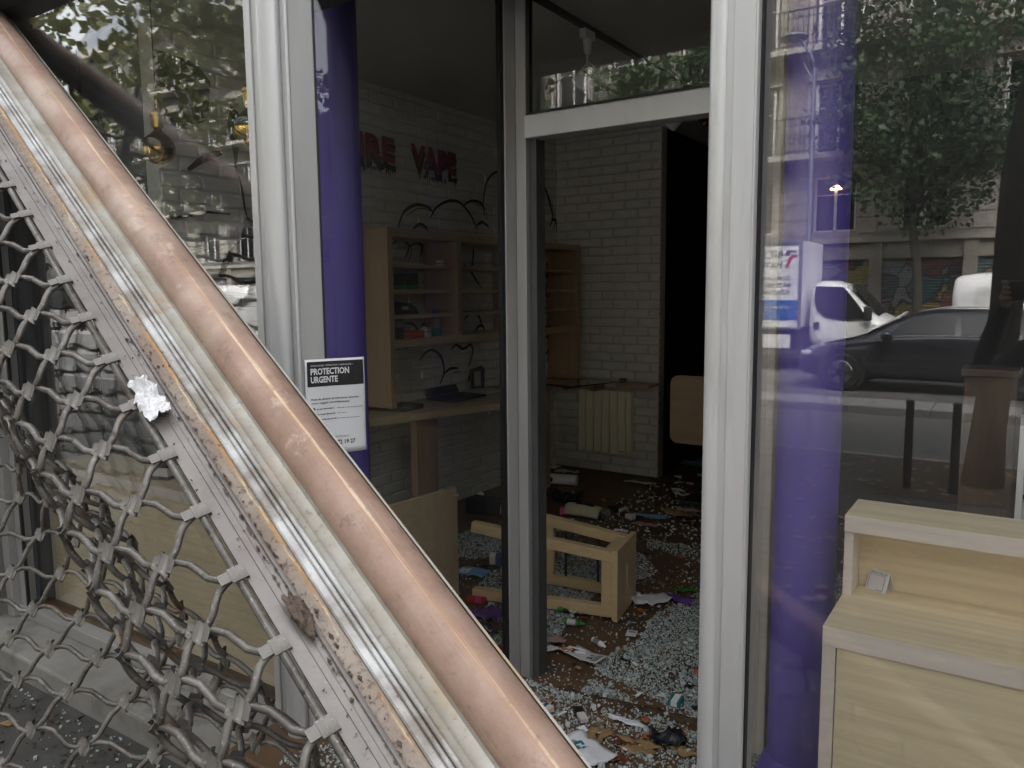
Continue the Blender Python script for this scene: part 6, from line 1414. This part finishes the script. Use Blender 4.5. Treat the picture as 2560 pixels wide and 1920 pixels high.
for k, (px, py, lab) in enumerate(((1617, 1846, 'bright orange scrap near the threshold'), (1704, 1837, 'orange scrap beside the bright aluminium post'), (1614, 1805, 'tiny orange scrap above the torn white strip'))): sheet('plastic_scrap', lab, 'scrap', px, py, 0.028, 0.022, rng.uniform(0, 3), 'c_orange', 0.004, 0.006, torn=.4)
for k, (px, py, w, d, m, lab) in enumerate(((1495, 1842, .10, .07, 'c_tan', 'brown autumn leaf flattened on the doorstep'), (1600, 1872, .12, .08, 'c_tan', 'large brown leaf near the bright post'), (1555, 1858, .075, .045, 'leaf_brown', 'dark reddish leaf on the doorstep'), (1545, 1900, .06, .04, 'leaf_brown', 'reddish leaf at the lower picture edge'), (1700, 1880, .08, .05, 'c_tan', 'yellow brown leaf against the bright post'))):
    if m == 'leaf_brown' and m not in M: pmat('leaf_brown', (0.16, 0.045, 0.02), (0.10, 0.03, 0.015), 12, 0.6)
    sheet('fallen_leaf', lab, 'leaf', px, py, w, d, rng.uniform(0, 3), m, 0.006, 0.004, torn=.6)
sheet('plastic_bag', 'black crumpled plastic film by the bright post', 'bag', 1668, 1858, 0.11, 0.08, R(30), 'c_dark', 0.02, 0.006, torn=.5)
sheet('sky_flyer', 'light blue printed flyer behind the door post', 'flyer', 1183, 1436, 0.17, 0.11, R(8), 'c_skyblue', 0.008, 0.01, [(.08, .4, .2, .7, 'paper')])
sheet('black_envelope', 'black sleeve with white outlines by the copper tube', 'sleeve', 1200, 1585, 0.13, 0.13, R(-30), 'c_dark', 0.01, 0.01, [(.30, .9, .12, .16, 'paper'), (.30, .34, .12, .75, 'paper'), (.86, .9, .12, .75, 'paper'), (.3, .9, .72, .76, 'paper')])
sheet('violet_bag', 'dark violet pouch above the black sleeve', 'pouch', 1212, 1555, 0.16, 0.12, R(35), 'c_violet', 0.03, 0.006, torn=.3)
pack('product_carton', 'red and pink box on the glass crumbs behind the door post', 'box', 1193, 1508, 0.095, 0.035, 0.028, R(12), 'c_red', [(.45, .8, 'c_pink')])
sheet('torn_label', 'small white torn tag beside the stool leg end', 'label', 1228, 1517, 0.03, 0.045, R(20), 'paper', 0.004, 0.008, torn=.3)
sheet('plastic_scrap', 'red scrap at the foot of the door post', 'scrap', 1248, 1630, 0.05, 0.06, R(70), 'c_red', 0.01, 0.006, torn=.3)
pack('product_carton', 'blue and white carton leaning by the stool legs', 'box', 1243, 1410, 0.08, 0.05, 0.05, R(30), 'c_blue', [(.0, .4, 'cardboard_white')], tilt=R(10))
sheet('black_strap', 'dark flattened strap behind the door post', 'strap', 1220, 1425, 0.17, 0.035, R(25), 'c_dark', 0.01, 0.006, torn=.2)
# far floor litter
t = pack('black_case', 'black device box with a round white lens on the far floor', 'case', 1225, 1285, 0.30, 0.14, 0.10, R(8), 'c_dark')
c = on_floor(1207, 1268); MB().lathe((c.x, c.y - 0.02, 0.085), [(0.020, -0.004), (0.030, 0.0), (0.030, 0.006), (0.018, 0.008)], 16, Matrix.Rotation(R(75), 4, 'X')).build('ring', 'white_plastic', t)
t = thing('fallen_lamp', tuple(on_floor(1390, 1208)), 'white tubular fitting lying on the far floor', 'fitting'); c = on_floor(1390, 1212)
MB().tube([(c.x - .16, c.y - .03, .045), (c.x + .16, c.y + .05, .045)], .042, 14).build('tube', 'white_plastic', t, smooth='auto'); MB().tube([(c.x - .02, c.y - .06, .05), (c.x - .02, c.y - .045, .05)], .018, 10).build('switch', 'c_dark', t)
t = thing('shoe_box', tuple(on_floor(1462, 1290)), 'cream and black curved carton shell on the far floor', 'carton'); c = on_floor(1462, 1292)
def shell(u, v): a = R(160 * u + 10); return (c.x + (v - .5) * .26, c.y - .07 * math.cos(a), .008 + .085 * math.sin(a) * (1 - .35 * abs(v - .5)))
MB().grid(shell, 12, 6).build('shell', 'c_cream', t, smooth=True, solid=.003)
def shell2(u, v): a = R(70 + 60 * u); return (c.x + (v * .5 - .22) * .26, c.y - .07 * math.cos(a) * 1.03, .012 + .085 * math.sin(a) * (1 - .35 * abs(v * .5 - .22)))
MB().grid(shell2, 8, 4).build('window_panel', 'c_dark', t, smooth=True, solid=.002)
sheet('black_bag', 'glossy black bag with red marks on the far floor', 'bag', 1415, 1258, .24, .16, R(10), 'c_dark', .05, .006, [(.4, .5, .3, .5, 'c_red'), (.7, .76, .5, .7, 'paper')], torn=.3)
pack('product_carton', 'pink carton tip beside the cream carton shell', 'box', 1410, 1288, .05, .04, .05, R(20), 'c_pink')
pack('product_carton', 'dark carton with pale end on the far floor', 'box', 1545, 1280, .13, .06, .03, R(-15), 'c_dark', [(.75, 1.0, 'paper')])
pack('product_carton', 'long dark and white carton on the far floor before the passage', 'box', 1568, 1296, .12, .04, .03, R(-20), 'cardboard_white', [(.1, .5, 'c_dark')])
pack('product_carton', 'blue grey pack next to the cream carton shell', 'box', 1510, 1288, .08, .06, .03, R(30), 'c_grey', [(.3, .6, 'c_skyblue')])
sheet('magazine', 'pale blue magazine sliver on the far floor', 'magazine', 1625, 1296, .24, .06, R(12), 'c_skyblue', .012, .006, torn=.2)
sheet('paper_bag', 'brown paper bag on the far floor by the passage', 'bag', 1690, 1293, .22, .10, R(-12), 'c_tan', .03, .006, torn=.3)
sheet('magazine', 'pinkish flat carton on the far floor', 'magazine', 1612, 1315, .17, .05, R(3), 'cardboard_pink', .006, .006, [(.1, .9, .3, .5, 'c_red')])
sheet('torn_carton', 'pinkish torn carton near the bright post on the far floor', 'carton', 1715, 1285, .13, .05, R(5), 'cardboard_pink', .02, .006, torn=.4)
sheet('paper_sheet', 'white sheet fallen below the radiator', 'paper', 1595, 1210, .22, .05, R(10), 'paper', .01, .006)
sheet('paper_sheet', 'torn white sheet in the far corner below the glass shelf', 'paper', 1420, 1185, .2, .08, R(20), 'paper', .02, .006, torn=.4)
sheet('paper_sheet', 'small pale sheet left of the radiator foot', 'paper', 1385, 1174, .12, .08, R(-20), 'paper', .02, .006, torn=.4)
sheet('paper_sheet', 'pale bluish sheet in the dark passage', 'paper', 1740, 1165, .30, .16, R(30), 'c_skyblue', .02, .006, torn=.3)
for k in range(9): sheet('paper_sheet', ('small pale paper scrap among several in the passage mouth'), 'paper', 1690 + rng.uniform(0, 70), 1190 + rng.uniform(0, 50), .07, .04, rng.uniform(0, 3), 'paper', .008, .006, torn=.5)['group'] = 'paper scraps in the passage mouth'
sheet('green_wrapper', 'green wrapper on the glass crumbs beside the bright post', 'wrapper', 1711, 1483, .11, .05, R(25), 'c_green', .008, .01, torn=.4)
sheet('violet_wrapper', 'crumpled violet wrapper behind the tissue', 'wrapper', 1690, 1505, .14, .05, R(-8), 'c_violet', .015, .008, torn=.5)
sheet('torn_label', 'white crumpled foil under the stool front leg', 'label', 1440, 1538, .06, .05, R(20), 'paper', .02, .008, torn=.5)
pack('product_carton', 'tiny dark stick on the glass crumbs', 'box', 1563, 1656, .05, .01, .008, R(-10), 'c_dark')
sheet('pale_scrap', 'pale paper scrap above the stool seat', 'scrap', 1553, 1333, .09, .03, R(5), 'paper', .01, .008)
for nm, mm, n_, lab in (('paper_bits', 'paper', 150, 'tiny white paper bits strewn among the broken glass'), ('carton_bits', 'c_tan', 110, 'tiny brown carton bits strewn among the broken glass'), ('plastic_bits', 'c_orange', 40, 'tiny orange plastic bits strewn among the broken glass'), ('dark_bits', 'c_dark', 130, 'tiny black bits strewn among the broken glass')):
    mb = MB(); k = 0
    while k < n_:
        x, y = rng.uniform(-2.5, -0.7), rng.uniform(1.7, 5.4)
        if y < 2.45 and x < -1.95 + (y - 1.7) * 0.5 + 0.08: continue
        k += 1; s = rng.uniform(0.006, 0.02); a_ = rng.uniform(0, 6.28); u_ = Vector((math.cos(a_), math.sin(a_), rng.uniform(-.3, .3))) * s; v_ = Vector((-math.sin(a_), math.cos(a_), rng.uniform(-.3, .3))) * s * rng.uniform(.3, .8); c_ = Vector((x, y, 0.012))
        mb.add([c_ - u_ - v_, c_ + u_ - v_ * .7, c_ + u_ * .8 + v_, c_ - u_ * .9 + v_ * .9], [(0, 1, 2), (0, 2, 3)])
    tag(mb.build(nm, mm, solid=0.0008), lab, 'litter', kind='stuff')
# line of dirt and rotten weather strip at the threshold
dl = MB(); P0, P1_ = on_floor(1395, 1722), on_floor(1745, 1812)
def strip(u, v): 
    p = P0.lerp(P1_, u); n_ = Vector(((P1_ - P0).y, -(P1_ - P0).x, 0)).normalized(); w = 0.012 + 0.016 * u + 0.010 * mnoise.noise(Vector((u * 14, 2, 0)))
    h = 0.014 * math.sin(math.pi * v) * (0.5 + u * .6) + 0.006 * mnoise.noise(Vector((u * 30, v * 4, 1)))
    q = p + n_ * ((v - .5) * 2 * w); return (q.x, q.y, max(0.002, h + 0.003))
dl.grid(strip, 90, 8)
tag(dl.build('weather_strip', 'rotten_strip', smooth=True), 'ragged brown door strip lying across the threshold', 'strip')
# litter at the far left foot of the window, outside
sheet_c = atZ(66, 1630, GP)
lump('red_wrapper', 'crumpled bright pink wrapper at the foot of the window frame', 'wrapper', Vector((sheet_c.x + 0.02, sheet_c.y - 0.05, GP + 0.05)), Vector((1, 0, 0)), Vector((0, 1, 0)), Vector((0, 0, 1)), (0.035, 0.03, 0.04), 'c_pink', 5.1, rough=0.8, crease=0.4)
dd = MB()
for k in range(700):
    x, y = rng.uniform(-4.2, -1.2), 1.48 - abs(rng.gauss(0, 0.22)); s = rng.uniform(0.003, 0.016); c = Vector((x, y, GP + s * .4))
    q = [c + Vector((rng.uniform(-1, 1), rng.uniform(-1, 1), rng.uniform(-.4, .6))) * s for _ in range(4)]; dd.add(q, [(0, 1, 2), (0, 2, 3), (0, 1, 3), (1, 2, 3)])
tag(dd.build('rubble', 'soil'), 'dark grit and dirt gathered along the foot of the window', 'grit', kind='stuff')
